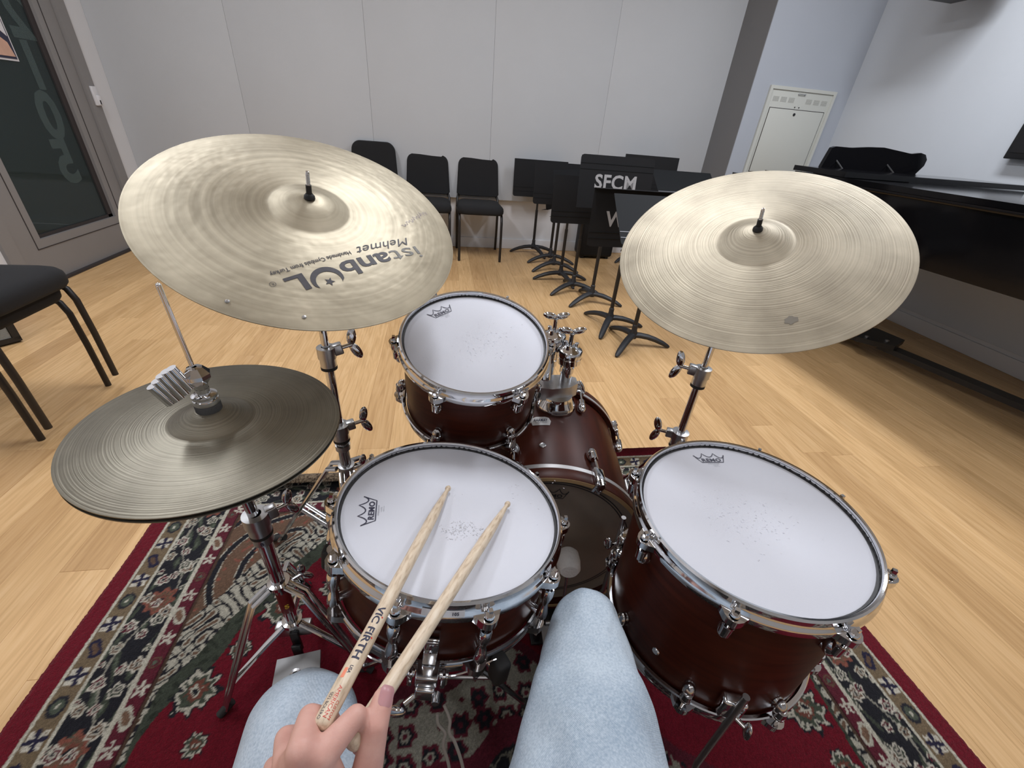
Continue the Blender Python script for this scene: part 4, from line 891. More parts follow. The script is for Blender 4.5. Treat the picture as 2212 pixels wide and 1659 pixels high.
MB().lathe([(RB + .0074, .0285), (RB + .0082, .029), (RB + .0082, .0395), (RB + .0074, .040)], BDT, 128).build('hoop_inlay', M['inlay'], hp)
hp = MB().lathe([(RB - .004, .40), (RB + .006, .40), (RB + .0075, .398), (RB + .0075, .360), (RB + .006, .358), (RB - .004, .358), (RB - .004, .40)], BDT, 128).build('front_hoop', M['hoopwood'], bd)
MB().lathe([(RB + .0074, .3615), (RB + .0082, .362), (RB + .0082, .3725), (RB + .0074, .373)], BDT, 128).build('hoop_inlay', M['inlay'], hp)
bh = MB().lathe([(0, .026), (.1, .026), (RB - .022, .026), (RB - .010, .024), (RB - .004, .020)], BDT, 96).build('batter_head', M['bhead'], bd)
MB().lathe([(0, .376), (RB - .005, .376)], BDT, 64).build('resonant_head', M['head'], bd)
for r_ in (RB - .030, RB - .036): MB().lathe([(r_ - .0012, .0256), (r_ + .0012, .0256)], BDT, 96).build('head_ring', M['rim_black'], bh, 0)
remo_logo(bh, BDT @ Matrix.Rotation(-pi / 2, 4, 'Z') @ Matrix.Rotation(pi, 4, 'Y') @ Matrix.Translation((0, .150, -.025)), 1.0, M['rim_black'], z=.0008)
for k in range(8):
    a = 22.5 + 45 * k
    if a > 180: zz = True
    for (z0, s1) in ((.020, 1), (.380, -1)):
        A = BDT @ Matrix.Rotation(math.radians(a), 4, 'Z') @ Matrix.Translation((RB, 0, 0))
        zl = .105 if s1 > 0 else .295
        lg = MB().sphere((.004, 0, zl), .012, A, sc=(1.1, .95, 1.7)).cyl((.010, 0, zl - s1 * .004), (.010, 0, zl - s1 * .024), .0078, .0085, T=A).build('lug', M['chrome'], bd)
        MB().cyl((.012, 0, zl - s1 * .02), (.016, 0, z0), .003, T=A, seg=10).build('tension_rod', M['chrome'], lg)
        cl = MB().box((.0125, 0, z0 + s1 * .004), (.014, .024, .046), A, bev=.004).box((.002, 0, z0 - s1 * .0215), (.026, .022, .005), A, bev=.0015).cyl((.017, 0, z0 - s1 * .012), (.017, 0, z0 - s1 * .030), .0065, .0055, T=A)
        cl.build('claw_hook', M['chrome'], bd)
# badge and vent on the top of the shell
BT = BDT @ Matrix.Translation((RB - .0055, 0, 0)) @ Matrix.Rotation(pi / 2, 4, 'Y')      # local z = outwards (up), x = towards player(-axis), y = sideways
def on_bass(px_, py_, h=0.0):   # px_ sideways to the right, py_ away from the player, wrapped on the shell
    a_ = -px_ / RB; r_ = RB - .006 + h; return tuple(BDT @ Vector((r_ * math.cos(a_), r_ * math.sin(a_), py_)))
bo = [(-.022, -.017), (.022, -.017), (.026, 0), (.021, .014), (.012, .018), (-.012, .018), (-.021, .014), (-.026, 0)]
bs = slice2d(([(x + .026, y + .212, 0) for x, y in bo], [tuple(range(8))]), 0, .004); mb_ = MB(); mb_.v = [on_bass(p[0], p[1], .0014) for p in bs[0]]; mb_.f = bs[1]
bg = mb_.build('badge', M['inlay'], bd, 0)
yt = text2d('YAMAHA', .0085, bold=.0002, spacing=1.05)
decal('badge_lettering', [slice2d(([(p[0] + .027, p[1] * 1.9 + .210, 0) for p in yt[0]], yt[1]), 0, .004), shift(text2d('STAGE CUSTOM', .0042), .026, .2035)], lambda x, y: on_bass(x, y, .0021), M['ink'], bg)
MB().lathe([(.0, .0008), (.0042, .0008), (.0045, .002), (.0068, .0026), (.0082, .0016), (.0084, -.001)], Matrix.Translation(Vector(on_bass(.026, .118, 0))) @ mat4((0, 0, 0), Vector(on_bass(.026, .118, .1)) - Vector(on_bass(.026, .118, 0))), 20).build('vent_grommet', M['steel'], bd)
# spurs
for sx in (-1, 1):
    p0 = BDT @ Vector((-.12, -sx * (RB - .04), .33)); p1 = BDT @ Vector((-.25, -sx * (RB + .06), .40)); p1.z = .014
    MB().tube([tuple(p0), tuple(p1)], .006, 8).build('spur', M['chrome'], bd)
# tom holder: cup on the shell, cast bracket, two posts with ball clamps and wing bolts
hc = Vector((.292, .905, .475))
cup = MB().lathe([(0, 0), (.050, 0), (.053, .006), (.051, .020), (.042, .034), (.040, .046), (0, .046)], mat4((.297, .905, .478), (0, -.05, 1)), 32).build('holder_cup', M['chrome'], bd)
plate = MB(); 
for i in range(10):
    n_ = len(plate.v)
    for a_ in (-.42 + .084 * i, -.42 + .084 * (i + 1)):
        for z_ in (.488, .499): plate.v.append((.297 + .0535 * math.sin(a_), .905 - .0535 * math.cos(a_), z_))
    plate.f.append((n_, n_ + 2, n_ + 3, n_ + 1))
pl = plate.build('holder_nameplate', M['inlay'], cup, 0)
decal('nameplate_lettering', [text2d('YAMAHA SYSTEM', .0048, bold=.0001)], lambda x, y: (.297 + .0540 * math.sin(x / .053), .905 - .0540 * math.cos(x / .053), .4915 + y), M['ink'], pl)
MB().prism([(.246, .885), (.275, .878), (.322, .885), (.350, .905), (.352, .935), (.325, .95), (.262, .95), (.244, .92)], .516, .552).build('holder_bracket', M['steel'], bd)
MB().sphere((.368, .915, .535), .010, sc=(.5, .8, 2.2), R=Matrix.Rotation(-.5, 3, 'Y')).cyl((.350, .915, .53), (.366, .915, .53), .004).build('holder_wing_bolt', M['chrome'], bd)
for (x, y, zt, w_) in ((.320, .925, .690, 1), (.284, .965, .712, 1)):
    pa = MB().cyl((x, y, .47), (x, y, zt - .070), .0155, seg=24).lathe([(.0155, .575), (.0185, .577), (.0185, .592), (.0155, .594)], Matrix.Translation((x, y, 0)), 24).build('holder_post', M['chrome'], bd)
    MB().lathe([(0, 0), (.029, 0), (.0325, .002), (.0325, .016), (.0317, .017), (.0317, .019), (.0325, .020), (.0325, .034), (.030, .038), (.020, .042), (.014, .048), (0, .048)], Matrix.Translation((x, y, zt - .084)), 40).build('ball_clamp', M['chrome'], pa)
    for (dx, dy) in ((.016, 0), (-.010, .013), (-.010, -.013)): MB().cyl((x + dx, y + dy, zt - .046), (x + dx, y + dy, zt - .030), .0055).build('clamp_screw', M['chrome'], pa)
    MB().cyl((x, y, zt - .042), (x, y, zt - .004), .007).sphere((x - .0165, y, zt + .004), .0125, sc=(1.5, .5, .72), R=Matrix.Rotation(.22, 3, 'Y')).sphere((x + .0165, y, zt + .004), .0125, sc=(1.5, .5, .72), R=Matrix.Rotation(-.22, 3, 'Y')).build('wing_nut', M['chrome'], pa)
# arm that carries the rack tom
ta = rt_c - rt_n.normalized() * .075 + Vector((1, 0, 0)) * (RT + .004)
MB().tube([(.284, .965, .648), (.262, .90, .648), (.228, .835, .650)], .0115, 14).build('tom_arm', M['blackplastic'], bd)
MB().box((.232, .828, .650), (.020, .045, .065), rot=Matrix.Rotation(-.3, 3, 'X'), bev=.005).build('tom_bracket', M['chrome'], rt)

# ---- bass drum pedal ---------------------------------------------------
pe = thing('bass_drum_pedal', 'bass drum pedal with a white fuzzy beater against the bass drum head', 'pedal', (.26, .50, RZ))
MB().lathe([(0, -.028), (.020, -.027), (.026, -.020), (.028, 0), (.026, .020), (.020, .027), (0, .028)], mat4((.283, .586, .262), (.16, 1, 0)), 28).build('beater', M['felt'], pe)
MB().cyl((.283, .584, .262), (.279, .545, .085), .0035).build('beater_shaft', M['chrome'], pe)
MB().cyl((.240, .545, .085), (.315, .545, .085), .0055).build('axle', M['steel'], pe)
for x in (.225, .325): MB().box((x, .548, .057), (.014, .022, .096), bev=.003).build('post', M['blackmetal'], pe)
MB().box((.275, .575, RZ + .006), (.13, .085, .008), bev=.002).build('base_frame', M['blackmetal'], pe)
MB().box((.268, .43, .045), (.078, .24, .008), rot=Matrix.Rotation(.28, 3, 'X'), bev=.003).build('footboard', M['castgrey'], pe)
MB().box((.268, .315, RZ + .007), (.085, .06, .010), bev=.003).build('heel_plate', M['steel'], pe)
MB().cyl((.318, .56, .10), (.335, .56, .10), .008).build('spring_knob', M['steel'], pe)
MB().cyl((.330, .552, .03), (.330, .552, .11), .006).build('spring', M['steel'], pe)

# ================================================================== CYMBALS
def cyz(r, R, rb, hb, hbow):
    return hbow * (1 - (min(r, R) / R) ** 1.7) + (hb * (1 - (r / rb) ** 2) ** 1.4 if r < rb else 0.0)
def cymbal_prof(R, rb, hb, hbow, th=.0016, hole=.006):
    rs = [hole + (rb * 1.1 - hole) * i / 18 for i in range(19)] + [rb * 1.1 + (R - rb * 1.1) * i / 16 for i in range(1, 17)]
    top = [(r_, cyz(r_, R, rb, hb, hbow)) for r_ in rs]
    return top + [(R, -th)] + [(r_, z_ - th) for r_, z_ in reversed(top[:-1])] + [top[0]]
def cymbal(name, label, c, n, R, rb, hb, hbow, mat, xh=(1, 0, 0), flip=False):
    """one mesh, its own local frame so that lathe marks follow the axis"""
    T = mat4(c, n, xh); m = MB().lathe(cymbal_prof(R, rb, hb, hbow), None, 160)
    me = m.mesh(name, mat, (0, 0, 0), 45); o = bpy.data.objects.new(name, me); COL.objects.link(o); o.matrix_world = T
    tag(o, label, 'cymbal'); WL[o.name] = (0, 0, 0); return o, T
RIDE = (.254, .066, .016, .024)
ride_c, ride_n = (-.225, .82, .951), (.225, -.385, .895)
ride, RDT = cymbal('ride_cymbal', 'large hammered bronze ride cymbal with black istanbul lettering and rivets', ride_c, ride_n, *RIDE, M['ride'])
def on_ride(x, y, h=.0006): return (x, y, cyz(math.hypot(x, y), *RIDE) + h)
for (x, y) in ((.0272, -.2305), (-.071, -.2232)):
    m = MB().lathe([(0, .0022), (.0022, .0018), (.0032, .0006), (.0032, 0)], Matrix.Translation(on_ride(x, y, 0)), 14); m.build('rivet', M['steel'], ride)
# printed name: text runs from L (lower left) to i (upper right) when read upside down
t0, t1 = Vector((.188, -.028)), Vector((-.012, -.172)); tr = (t1 - t0).normalized(); tu = Vector((-tr.y, tr.x)); 
if tu.dot(Vector((0, 1))) > 0: pass
tu = Vector((-tr.y, tr.x))     # up of the lettering points away from the rim
def word(o2):
    def fn(x, y): p = o2 + tr * x + tu * y; return on_ride(p.x, p.y)
    return fn
t0, t1 = Vector((.1722, -.0304)), Vector((-.019, -.1773)); tr = (t1 - t0).normalized(); t0 = t0 - tr * .010; tu = Vector((-tr.y, tr.x))
main = word(t0)
def fit(txt, x0, x1, y, size, **k):
    v, f = text2d(txt, size, align='LEFT', **k); xs = [p[0] for p in v]; a_, b_ = min(xs), max(xs); s_ = (x1 - x0) / (b_ - a_)
    return [((p[0] - a_) * s_ + x0, p[1] + y, 0) for p in v], f
decal('faded_lettering', [fit('ist', .000, .059, 0, .040)], main, M['ink_fade'], ride)
decal('name_lettering', [fit('anb', .063, .155, 0, .042, bold=.0009)], main, M['ink_cym'], ride)
decal('name_lettering', [fit('L', .212, .241, 0, .042, bold=.0011)], main, M['ink_cym'], ride)
cr = []
for i in range(25): a_ = math.radians(160 + 220 * i / 24); cr.append((.183 + .0250 * math.cos(a_), .0215 + .0225 * math.sin(a_)))
for i in range(25): a_ = math.radians(380 - 220 * i / 24); cr.append((.183 + .0195 * math.cos(a_), .0275 + .0195 * math.sin(a_)))
nf = len(cr) // 2; cv = [(x, y, 0) for x, y in cr]; cf = [(i, i + 1, len(cr) - 2 - i, len(cr) - 1 - i) for i in range(nf - 1)]
star = [((.183 + (.0082 if i % 2 == 0 else .0035) * math.sin(pi * i / 5)), .028 + (.0082 if i % 2 == 0 else .0035) * math.cos(pi * i / 5), 0) for i in range(10)]
decal('crescent_and_star', [(cv, cf), (star + [(.183, .028, 0)], [(i, 10, (i + 1) % 10) for i in range(10)])], main, M['ink_cym'], ride)
decal('script_lettering', [fit('Mehmet', .004, .112, -.0225, .024, shear=.45)], main, M['ink_cym'], ride)
decal('small_lettering', [fit('Handmade Cymbals from Turkey', .122, .252, -.018, .0105, bold=.0001), fit('R', .2555, .2585, .0005, .006)], main, M['ink_cym'], ride)
decal('registered_ring', [stroke([(.257 + .0042 * math.cos(2 * pi * i / 20), .0026 + .0042 * math.sin(2 * pi * i / 20)) for i in range(20)], .0006, True)], main, M['ink_cym'], ride)
sg = []
for i in range(34):
    t = i / 33; p = Vector((.1975, .096)).lerp(Vector((.1545, .0205)), t); q = Vector((.84, -.54)) * (.0045 * math.sin(i * 1.9) * (1.5 - t) + .002 * math.sin(i * .7)); sg.append((p.x + q.x, p.y + q.y))
decal('pen_signature', [stroke(sg, .0007)], lambda x, y: on_ride(x, y), M['ink_pen'], ride)

CRASH = (.254, .068, .024, .022)
crash_c, crash_n = (.605, .769, .944), (-.384, -.349, .855)
crash, CRT = cymbal('crash_cymbal', 'lathed bronze crash cymbal with fine rings above the floor tom', crash_c, crash_n, *CRASH, M['crash'])
M['smudge'] = plain('dark_cymbal_smudge', (0.22, 0.20, 0.165), 0.6, 0.5)
sm = [(-.0192 + .011 * math.cos(a_ * pi / 8) * (1 + .2 * math.sin(a_ * 2.3)), -.1932 + .0075 * math.sin(a_ * pi / 8) * (1 + .2 * math.cos(a_ * 1.7)), 0) for a_ in range(16)]
decal('smudge', [(sm, [tuple(range(16))])], lambda x, y: (x, y, cyz(math.hypot(x, y), *CRASH) + .0005), M['smudge'], crash)
HAT = (.178, .056, .019, .014)
hat_c = (-.346, .574, .694); hat_n = (.045, -.025, .999)
hat1, HTT = cymbal('hi_hat_cymbal', 'upper hi-hat cymbal, greyish aged bronze with lathe rings', hat_c, hat_n, *HAT, M['hat'])
hc2 = Vector(hat_c) - Vector(hat_n) * .008
hat2, HT2 = cymbal('hi_hat_cymbal', 'lower hi-hat cymbal, only its dark edge showing under the upper one', hc2, (-hat_n[0], -hat_n[1], -hat_n[2]), *HAT, M['hat'])
hat1['group'] = hat2['group'] = 'hi-hat pair'

# ---- cymbal stands -------------------------------------------------------
def collar(m, x, y, z0, z1, r0, r1):
    m.lathe([(r0, z0), (r1, z0 + .001), (r1, z1 - .001), (r0, z1)], Matrix.Translation((x, y, 0)), 24); return m
def wing(c, d, s=1.25, tilt=.3):
    """wing screw: stem from c along d, wing plate across"""
    c = Vector(c); d = Vector(d).normalized(); T = mat4(c, d, (0, 0, 1)); m = MB().cyl((0, 0, -.012 * s), (0, 0, .010 * s), .0035 * s, T=T)
    for sg_ in (-1, 1): m.sphere((sg_ * .0135 * s, 0, .013 * s), .010 * s, T, sc=(1.75, .36, .80), R=Matrix.Rotation(-sg_ * tilt, 3, 'Y'))
    return m
def clamp(parent, x, y, z, r, h, wd, s=1.25):
    c = MB(); collar(c, x, y, z - h, z, r * .55, r); collar(c, x, y, z - h * .55, z + .002, r * .55, r * 1.14)
    wv = Vector(wd).normalized(); b_ = Vector((x, y, z - h * .25)) + wv * (r + .006)
    c.box((0, 0, 0), (h * .55, .018, .020), mat4(b_, wv, (0, 0, 1)), bev=.003)
    o = c.build('clamp', M['steel'], parent)
    wing(b_ + wv * .018, wd, s).build('wing_screw', M['chrome'], o)
    MB().lathe([(r * .62, z - h - .006), (r * 1.02, z - h - .006), (r * 1.02, z - h), (r * .62, z - h)], Matrix.Translation((x, y, 0)), 24).build('bushing', M['rubber'], o)
    return o
def tripod(parent, x, y, zh, legs, rad, mat, zl, two=True):
    """double-braced flat-bar legs between an upper and a lower collar"""
    collar(MB(), x, y, zh - .022, zh, .011, .0195).build('leg_collar', M['steel'], parent); collar(MB(), x, y, zl - .018, zl, .011, .018).build('leg_collar', M['steel'], parent)
    for a in legs:
        a = math.radians(a); c, s_ = math.cos(a), math.sin(a); px, py = -s_ * .012, c * .012
        for sg_ in (-1, 1):
            MB().tube([(x + c * .02 + px * sg_, y + s_ * .02 + py * sg_, zh - .010), (x + c * .045 + px * sg_, y + s_ * .045 + py * sg_, zh - .016), (x + c * (rad * .55) + px * sg_, y + s_ * (rad * .55) + py * sg_, (zh + RZ) * .50), (x + c * (rad - .02) + px * sg_ * .6, y + s_ * (rad - .02) + py * sg_ * .6, RZ + .018)], .0055, 8, sx=1.5).build('leg', mat, parent)
            MB().tube([(x + c * .02 + px * sg_ * .8, y + s_ * .02 + py * sg_ * .8, zl - .009), (x + c * rad * .56 + px * sg_ * .8, y + s_ * rad * .56 + py * sg_ * .8, (zh + RZ) * .49)], .0046, 8, sx=1.4).build('brace', mat, parent)
        MB().cyl((x + c * (rad - .035), y + s_ * (rad - .035), RZ + .026), (x + c * (rad + .012), y + s_ * (rad + .012), RZ + .006), .0095, .0085).build('rubber_foot', M['rubber'], parent)
def topper(parent, c, n, prm, lean):
    c, n = Vector(c), Vector(n).normalized(); top = prm[2] + prm[3]; d = (n * (1 - lean) + Vector((0, 0, 1)) * lean).normalized(); p = c + n * (top - .004)
    MB().cyl(p - d * .02, p + d * .026, .0046, .0046).lathe([(.0046, -.001), (.009, 0), (.0085, .004), (.0052, .008)], mat4(p + d * .004, d), 20).build('sleeve', M['blackplastic'], parent)
    MB().lathe([(0, .0), (.0034, 0)] + [(.0034 - .0004 * (i % 2), .001 + .0011 * i) for i in range(16)] + [(.0024, .021), (0, .022)], mat4(p + d * .026, d), 16).build('threaded_tip', M['chrome'], parent)
    q = c + n * (top - .012); MB().lathe([(.006, 0), (.017, .001), (.018, .006), (.017, .011), (.006, .012)], mat4(q - n * .016, n), 24).build('felt_washer', M['felt_grey'], parent)
    return q - n * .02
def cymbal_stand(label, x, y, c, n, prm, zc1, zc2, zh, w1, w2, legs, lean, rad):
    t = thing('cymbal_stand', label, 'stand', (x, y, RZ))
    q = topper(t, c, n, prm, lean); zt = c[2] - .055
    tl = MB().cyl((q.x, q.y, q.z), (x, y, zt), .006).sphere((x, y, zt), .0145, sc=(1, .8, 1.1)).cyl((x - .016, y, zt), (x + .016, y, zt), .012).build('tilter', M['steel'], t)
    wing((x + .028, y, zt), (1, .2, 0)).build('wing_screw', M['chrome'], tl)
    MB().cyl((x, y, zc1 - .01), (x, y, zt), .0078).build('top_tube', M['chrome'], t)
    MB().cyl((x, y, zc2 - .01), (x, y, zc1 - .03), .0102).build('middle_tube', M['chrome'], t)
    MB().cyl((x, y, .05), (x, y, zc2 - .03), .0128).build('base_tube', M['chrome_dark'], t)
    clamp(t, x, y, zc1, .0165, .044, w1); clamp(t, x, y, zc2, .0185, .040, w2)
    m_ = MB(); collar(m_, x, y, zc2 - .072, zc2 - .056, .0128, .0172); m_.build('memory_lock', M['steel'], t)
    tripod(t, x, y, zh, legs, rad, M['chrome_dark'], .10)
    wing((x + .03, y - .006, zh - .004), (.9, .3, .15), 1.1).build('wing_screw', M['chrome'], t)
    return t
cymbal_stand('chrome straight cymbal stand carrying the lettered ride cymbal', -.239, .830, ride_c, ride_n, RIDE, .695, .494, .372, (1, .35, .2), (1, .35, .15), (163, 43, -77), .45, .27)
cymbal_stand('chrome straight cymbal stand carrying the crash cymbal behind the floor tom', .600, .780, crash_c, crash_n, CRASH, .668, .480, .372, (-1, .5, .1), (-1, .5, 0), (100, -20, 220), .2, .25)

# ---- hi-hat stand ---------------------------------------------------------
hx, hy = -.337, .579
hs = thing('hi_hat_stand', 'chrome hi-hat stand with pull rod and wing clutch holding the hi-hats', 'stand', (hx, hy, RZ))
n_ = Vector(hat_n).normalized(); hb = Vector(hat_c) + n_ * (HAT[2] + HAT[3])
rod0 = Vector((-.3455, .5745, .70)); rod1 = Vector((-.350, .572, .914))
MB().cyl((hx, hy, .46), tuple(rod1), .0032, seg=12).sphere(tuple(rod1), .0032).build('pull_rod', M['chrome'], hs)
T = Matrix.Translation(tuple(hb + Vector((0, 0, -.006))))
MB().lathe([(.004, .0), (.0165, .0), (.017, .003), (.017, .012), (.0165, .014), (.004, .014)], T, 28).build('clutch_felt', M['felt_grey'], hs)
cl = MB().lathe([(.004, .014), (.0165, .0145), (.017, .018), (.0165, .022), (.0145, .0235), (.0165, .025), (.0165, .029), (.014, .0305), (.009, .031), (.009, .040)], T, 28).build('clutch', M['chrome'], hs)
MB().lathe([(.009, .038), (.0105, .048), (.0175, .058), (.0175, .064), (.010, .074), (.0035, .075)], T, 8).build('clutch_nut', M['chrome'], cl, 10)
wd = Vector((-.80, -.60, 0)).normalized(); pc = hb + Vector((0, 0, .046)); wn = wd.cross(Vector((0, 0, 1))).normalized()
wg = MB()
for i in range(5):
    b_ = pc + wd * (.019 + .0066 * i) + Vector((0, 0, .012 - .0042 * i)); ln = .021 - .0018 * abs(i - 1.5)
    wg.tube([tuple(b_ - wn * .002 + Vector((0, 0, -ln)) - wd * .006), tuple(b_ - wn * .002 + Vector((0, 0, ln)) + wd * .006)], .0066, 12)
wg.cyl(tuple(pc + wd * .028), tuple(pc), .0052); wg.build('clutch_wing', M['chrome'], cl)
MB().lathe([(.004, 0), (.018, 0), (.020, .004), (.018, .010), (.004, .012)], Matrix.Translation(tuple(Vector(hat_c) - n_ * .055)), 24).build('seat_cup', M['blackplastic'], hs)
MB().cyl((hx, hy, .46), tuple(Vector(hat_c) - n_ * .05), .0095).build('upper_tube', M['chrome'], hs)
MB().cyl((hx, hy, .10), (hx, hy, .46), .0128).build('lower_tube', M['chrome'], hs)
clamp(hs, hx, hy, .487, .0195, .046, (.85, .5, .12), 1.1)
m_ = MB(); collar(m_, hx, hy, .415, .434, .0128, .0178); ml = m_.build('memory_lock', M['steel'], hs)
decal('lock_letter', [text2d('B', .011, bold=.0003)], lambda x, y: (hx + .0181 * math.sin(x / .018 + .25), hy - .0181 * math.cos(x / .018 + .25), .421 + y), M['ink'], ml)
m_ = MB(); collar(m_, hx, hy, .190, .258, .0128, .0133); rl = m_.build('warning_label', M['redlabel'], hs)
decal('label_letter', [text2d('S', .018, bold=.0008)], lambda x, y: (hx + .0136 * math.sin(x / .0135 + .45), hy - .0136 * math.cos(x / .0135 + .45), .210 + y), M['yellow'], rl)
for zc, rc in ((.290, .021), (.150, .0205)):
    m_ = MB(); collar(m_, hx, hy, zc - .012, zc, .013, rc); m_.build('leg_collar', M['chrome'], hs)
for k, a in enumerate((-140, -20, 100)):
    a = math.radians(a); c, s_ = math.cos(a), math.sin(a); px, py = -s_ * .007, c * .007
    for sg_ in (-1, 1):
        MB().tube([(hx + c * .02 + px * sg_, hy + s_ * .02 + py * sg_, .285), (hx + c * .055 + px * sg_, hy + s_ * .055 + py * sg_, .270), (hx + c * .10 + px * sg_, hy + s_ * .10 + py * sg_, .17), (hx + c * .165 + px * sg_ * .6, hy + s_ * .165 + py * sg_ * .6, RZ + .014)], .0038, 8, sx=1.6).build('leg', M['chrome'] if k else M['chrome_dark'], hs)
    MB().tube([(hx + c * .02, hy + s_ * .02, .143), (hx + c * .06, hy + s_ * .06, .125), (hx + c * .135, hy + s_ * .135, .085)], .0045, 8, sx=1.6).build('brace', M['chrome'], hs)
    MB().cyl((hx + c * .15, hy + s_ * .15, RZ + .020), (hx + c * .178, hy + s_ * .178, RZ + .004), .009, .0085).build('rubber_foot', M['rubber'], hs)
wing((hx + .034, hy + .012, .283), (.9, .4, .3), 1.0).build('wing_screw', M['chrome'], hs)
MB().box((hx, hy, .115), (.075, .022, .036), bev=.004).build('lower_bracket', M['steel'], hs)
MB().box((hx + .002, hy - .014, .085), (.018, .008, .07), bev=.002).box((hx + .004, hy - .026, .062), (.020, .007, .05), bev=.002).build('chain_strap', M['blackplastic'], hs)
MB().prism([(-.045, .0), (.045, .0), (.050, -.10), (.040, -.26), (-.040, -.26), (-.050, -.10)], 0, .008, mat4((hx + .01, hy - .035, .060), (-.02, -.13, 1), (1, .12, 0))).build('footboard', M['castgrey'], hs)
MB().lathe([(.006, 0), (.011, .0), (.012, .002), (.006, .003)], mat4((hx + .012, hy - .075, .0635), (-.02, -.13, 1)), 18).build('footboard_hole', M['chrome_dark'], hs)
MB().box((hx + .045, hy - .29, RZ + .008), (.08, .07, .012), bev=.003).build('heel_plate', M['steel'], hs)

# ================================================================== DRUMSTICKS
def drumstick(label, Bp, Tp):
    Bp, Tp = Vector(Bp), Vector(Tp); T = mat4(Bp, Tp - Bp, (0, 0, 1)); L = (Tp - Bp).length
    prof = [(0, 0), (.005, .0003), (.0068, .0014), (.0078, .004), (.0080, .008), (.0080, .29), (.0078, .305), (.0071, .325), (.0060, .345), (.0047, .365), (.0036, .380), (.0031, L - .0105), (.0033, L - .0095), (.0044, L - .0085), (.0050, L - .006), (.0049, L - .004), (.0037, L - .0012), (.0018, L - .0002), (0, L)]
    me = MB().lathe(prof, None, 32).mesh('drumstick', M['stick'], (0, 0, 0), 40); o = bpy.data.objects.new('drumstick', me); COL.objects.link(o); o.matrix_world = T
    tag(o, label, 'drumstick', 'pair of drumsticks'); WL[o.name] = (0, 0, 0); return o, T
st1, ST1 = drumstick('left pale maple drumstick printed with VIC FIRTH, its tip nearer the drum centre', (-.105, .165, .680), (.008, .534, .5765))
st2, ST2 = drumstick('right pale maple drumstick without visible print, pinned under the thumb', (-.082, .157, .659), (.108, .497, .570))
# print wraps around the shaft, facing the camera side; reads from the tip towards the hand
toc = (ST1.inverted().to_3x3() @ Vector((.41, .131, .903))); a_c = math.atan2(toc.y, toc.x)
crs = (ST1.inverted().to_3x3() @ Vector((.867, -.363, -.341))); sgn = 1 if crs.dot(Vector((-math.sin(a_c), math.cos(a_c), 0))) > 0 else -1
def on_stick(x, y):   # x along towards the butt (0 at V), y across to the right
    a = a_c + sgn * (y - .0026) / .0080; r_ = .00812; return (r_ * math.cos(a), r_ * math.sin(a), .1245 - x)
vf = []
for w_, xa, xb in (('VIC', 0, .0225), ('FIRTH', .0275, .0645)):
    vf.append(slice2d(fit(w_, xa, xb, -.0030, .0105, bold=.0003), 1, .0011))
decal('brand_lettering', vf, on_stick, M['ink'], st1)
decal('red_dot', [([(x + .0011 * math.cos(a * pi / 4), .0057 + .0011 * math.sin(a * pi / 4), 0) for a in range(8)], [tuple(range(8))]) for x in (.0125, .0385)], on_stick, M['ink_red'], st1)
decal('flag_print', [slice2d(([(.0745, -.0040, 0), (.0845, -.0040, 0), (.0845, -.0006, 0), (.0745, -.0006, 0)], [(0, 1, 2, 3)]), 1, .0011)], on_stick, M['ink_salmon'], st1)
decal('usa_lettering', [slice2d(fit('USA', .0715, .0795, .0000, .0042, bold=.0001), 1, .001)], on_stick, M['ink'], st1)
decal('model_lettering', [slice2d(fit('AMERICAN', .0915, .1195, .0000, .0046), 1, .001), slice2d(fit('CUSTOM', .1035, .1195, .0042, .0036), 1, .001)], on_stick, M['ink_red'], st1)
decal('model_number_lettering', [slice2d(fit('SD2 BOLERO', .0985, .1215, -.0048, .0042), 1, .001)], on_stick, M['ink'], st1)

# ================================================================== PERSON (seated drummer: legs and left hand)
pr = thing('person', 'seated person in light blue jeans holding both drumsticks in the left hand', 'person', (0, .0, 0))
jc = []
def limb(pts):
    for (p0, r0), (p1, r1) in zip(pts[:-1], pts[1:]): jc.append((p0, p1, r0, r1, 24))
limb([((.085, -.30, .52), .105), ((.128, .0, .502), .108), ((.160, .13, .489), .096), ((.185, .22, .485), .079), ((.203, .29, .484), .060), ((.211, .328, .480), .052)])
limb([((.211, .328, .480), .054), ((.225, .345, .40), .060), ((.245, .355, .28), .060), ((.262, .36, .16), .062)])
limb([((-.085, -.30, .52), .105), ((-.118, .0, .505), .094), ((-.140, .12, .492), .084), ((-.160, .20, .482), .073), ((-.172, .245, .474), .063)])
limb([((-.172, .245, .474), .062), ((-.205, .29, .38), .060), ((-.25, .32, .26), .059), ((-.285, .335, .15), .062)])
jc.append(((-.07, -.32, .56), (.07, -.32, .56), .13, .13, 24))
jn = organic('jeans', jc, .006, 12, M['denim'], pr)
# soft cloth folds
from mathutils import noise as mno
nrm = [v.normal.copy() for v in jn.data.vertices]
for v, vn in zip(jn.data.vertices, nrm):
    p = v.co; q = Vector((p.x * 9, p.y * 7, p.z * 9)); d = .010 * mno.noise(q) + .0055 * mno.noise(q * 2.6)
    side = -1 if p.x > 0 else 1
    cz = math.exp(-((p.y - .22) / .07) ** 2) * math.exp(-((p.x - (.128 if p.x > 0 else -.11)) / .022) ** 2) * (1 if p.z > .47 else 0)
    fold = .0022 * math.sin((p.y * .55 + p.x * side * -.9) * 60) * cz
    v.co = p + vn * (d + fold - .004 * cz)
for (x, y, rx) in ((.268, .40, .12), (-.300, .38, -.06)):
    sh = MB(); sh.sphere((x, y - .02, .075), .05, sc=(.9, 2.6, .75)); sh.cyl((x, y - .05, .07), (x - .004, y - .045, .135), .042, .040); sh.build('shoe', M['shoe'], pr)
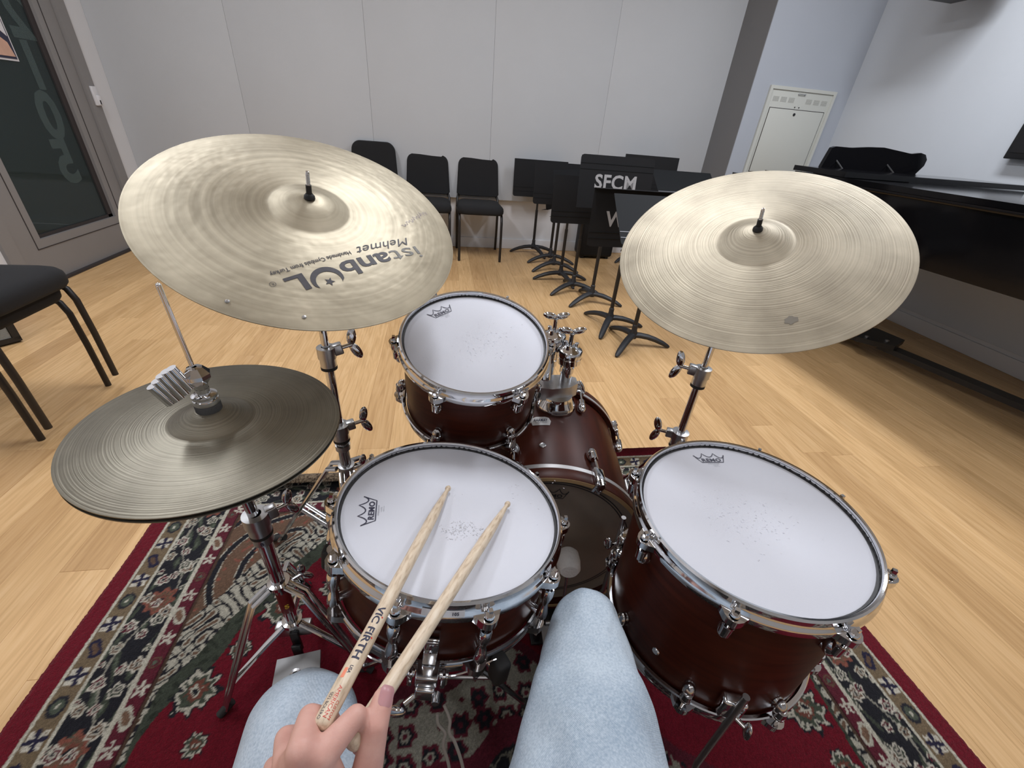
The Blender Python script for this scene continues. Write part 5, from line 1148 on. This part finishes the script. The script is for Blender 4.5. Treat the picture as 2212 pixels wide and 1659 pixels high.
HJ = dict(W=(-0.1201, 0.1284, 0.5725), iM=(-0.0994, 0.1482, 0.6772), iP=(-0.0777, 0.1725, 0.6768), iD=(-0.0695, 0.1763, 0.6396), iT=(-0.0823, 0.1740, 0.6091), mM=(-0.1141, 0.1507, 0.6843), mP=(-0.1170, 0.1780, 0.6735), mD=(-0.1077, 0.1885, 0.6379), mT=(-0.0999, 0.1812, 0.6152), rM=(-0.1289, 0.1488, 0.6596), rP=(-0.1403, 0.1749, 0.6463), rD=(-0.1360, 0.1902, 0.6089), rT=(-0.1230, 0.1848, 0.5909), pM=(-0.1432, 0.1465, 0.6266), pP=(-0.1571, 0.1689, 0.6067), pD=(-0.1534, 0.1825, 0.5779), pT=(-0.1415, 0.1802, 0.5627), tC=(-0.0871, 0.1274, 0.5981), tM=(-0.0693, 0.1424, 0.6352), tI=(-0.0619, 0.1679, 0.6629), tT=(-0.0576, 0.1876, 0.6652))
hcaps = []
def hl(pts):
    for (p0, r0), (p1, r1) in zip(pts[:-1], pts[1:]): hcaps.append((HJ[p0] if isinstance(p0, str) else p0, HJ[p1] if isinstance(p1, str) else p1, r0, r1, 18))
hl([('W', .021), ('iM', .0125), ('iP', .0092), ('iD', .0082), ('iT', .0072)])
hl([('W', .021), ('mM', .0125), ('mP', .0096), ('mD', .0084), ('mT', .0074)])
hl([('W', .021), ('rM', .0120), ('rP', .0092), ('rD', .0080), ('rT', .0070)])
hl([('W', .020), ('pM', .0110), ('pP', .0080), ('pD', .0070), ('pT', .0062)])
hl([('W', .020), ('tC', .0180), ('tM', .0135), ('tI', .0112), ('tT', .0097)])
hl([('tC', .014), ('iM', .0105)]); hl([('iM', .0115), ('mM', .0115)]); hl([('mM', .0115), ('rM', .0110)]); hl([('rM', .0105), ('pM', .0100)])
# forearm back to the elbow beside the hip
hcaps += [(HJ['W'], (-.165, .03, .605), .023, .030, 18), ((-.165, .03, .605), (-.235, -.14, .66), .030, .041, 18)]
hand = organic('left_hand', hcaps, .0017, 7, M['skin'], pr)
hand['label'] = 'bare left hand closed around two drumsticks'
# thumb nail
nA = Vector(HJ['tT']); nax = (nA - Vector(HJ['tI'])).normalized(); nn = Vector((0, 0, 1.12)) - nA; nn = (nn - nax * nn.dot(nax)).normalized(); nn = (nn + nax.cross(nn) * .35).normalized()
NT = mat4(nA, nn, nax); nl = MB()
NU, NV = 12, 10
for i in range(NU + 1):
    for j in range(NV + 1):
        u = -.0075 + .0165 * i / NU; w_ = .0068 * (1 - abs(2 * i / NU - 1) ** 5 * .38); v_ = w_ * (2 * j / NV - 1)
        nl.v.append(tuple(NT @ Vector((u, v_, math.sqrt(max(0, .0099 ** 2 - v_ * v_)) + .0002 - max(0, u - .003) ** 2 * 60))))
for i in range(NU):
    for j in range(NV): a_ = i * (NV + 1) + j; nl.f.append((a_, a_ + 1, a_ + NV + 2, a_ + NV + 1))
nl.build('thumb_nail', M['nail'], hand)
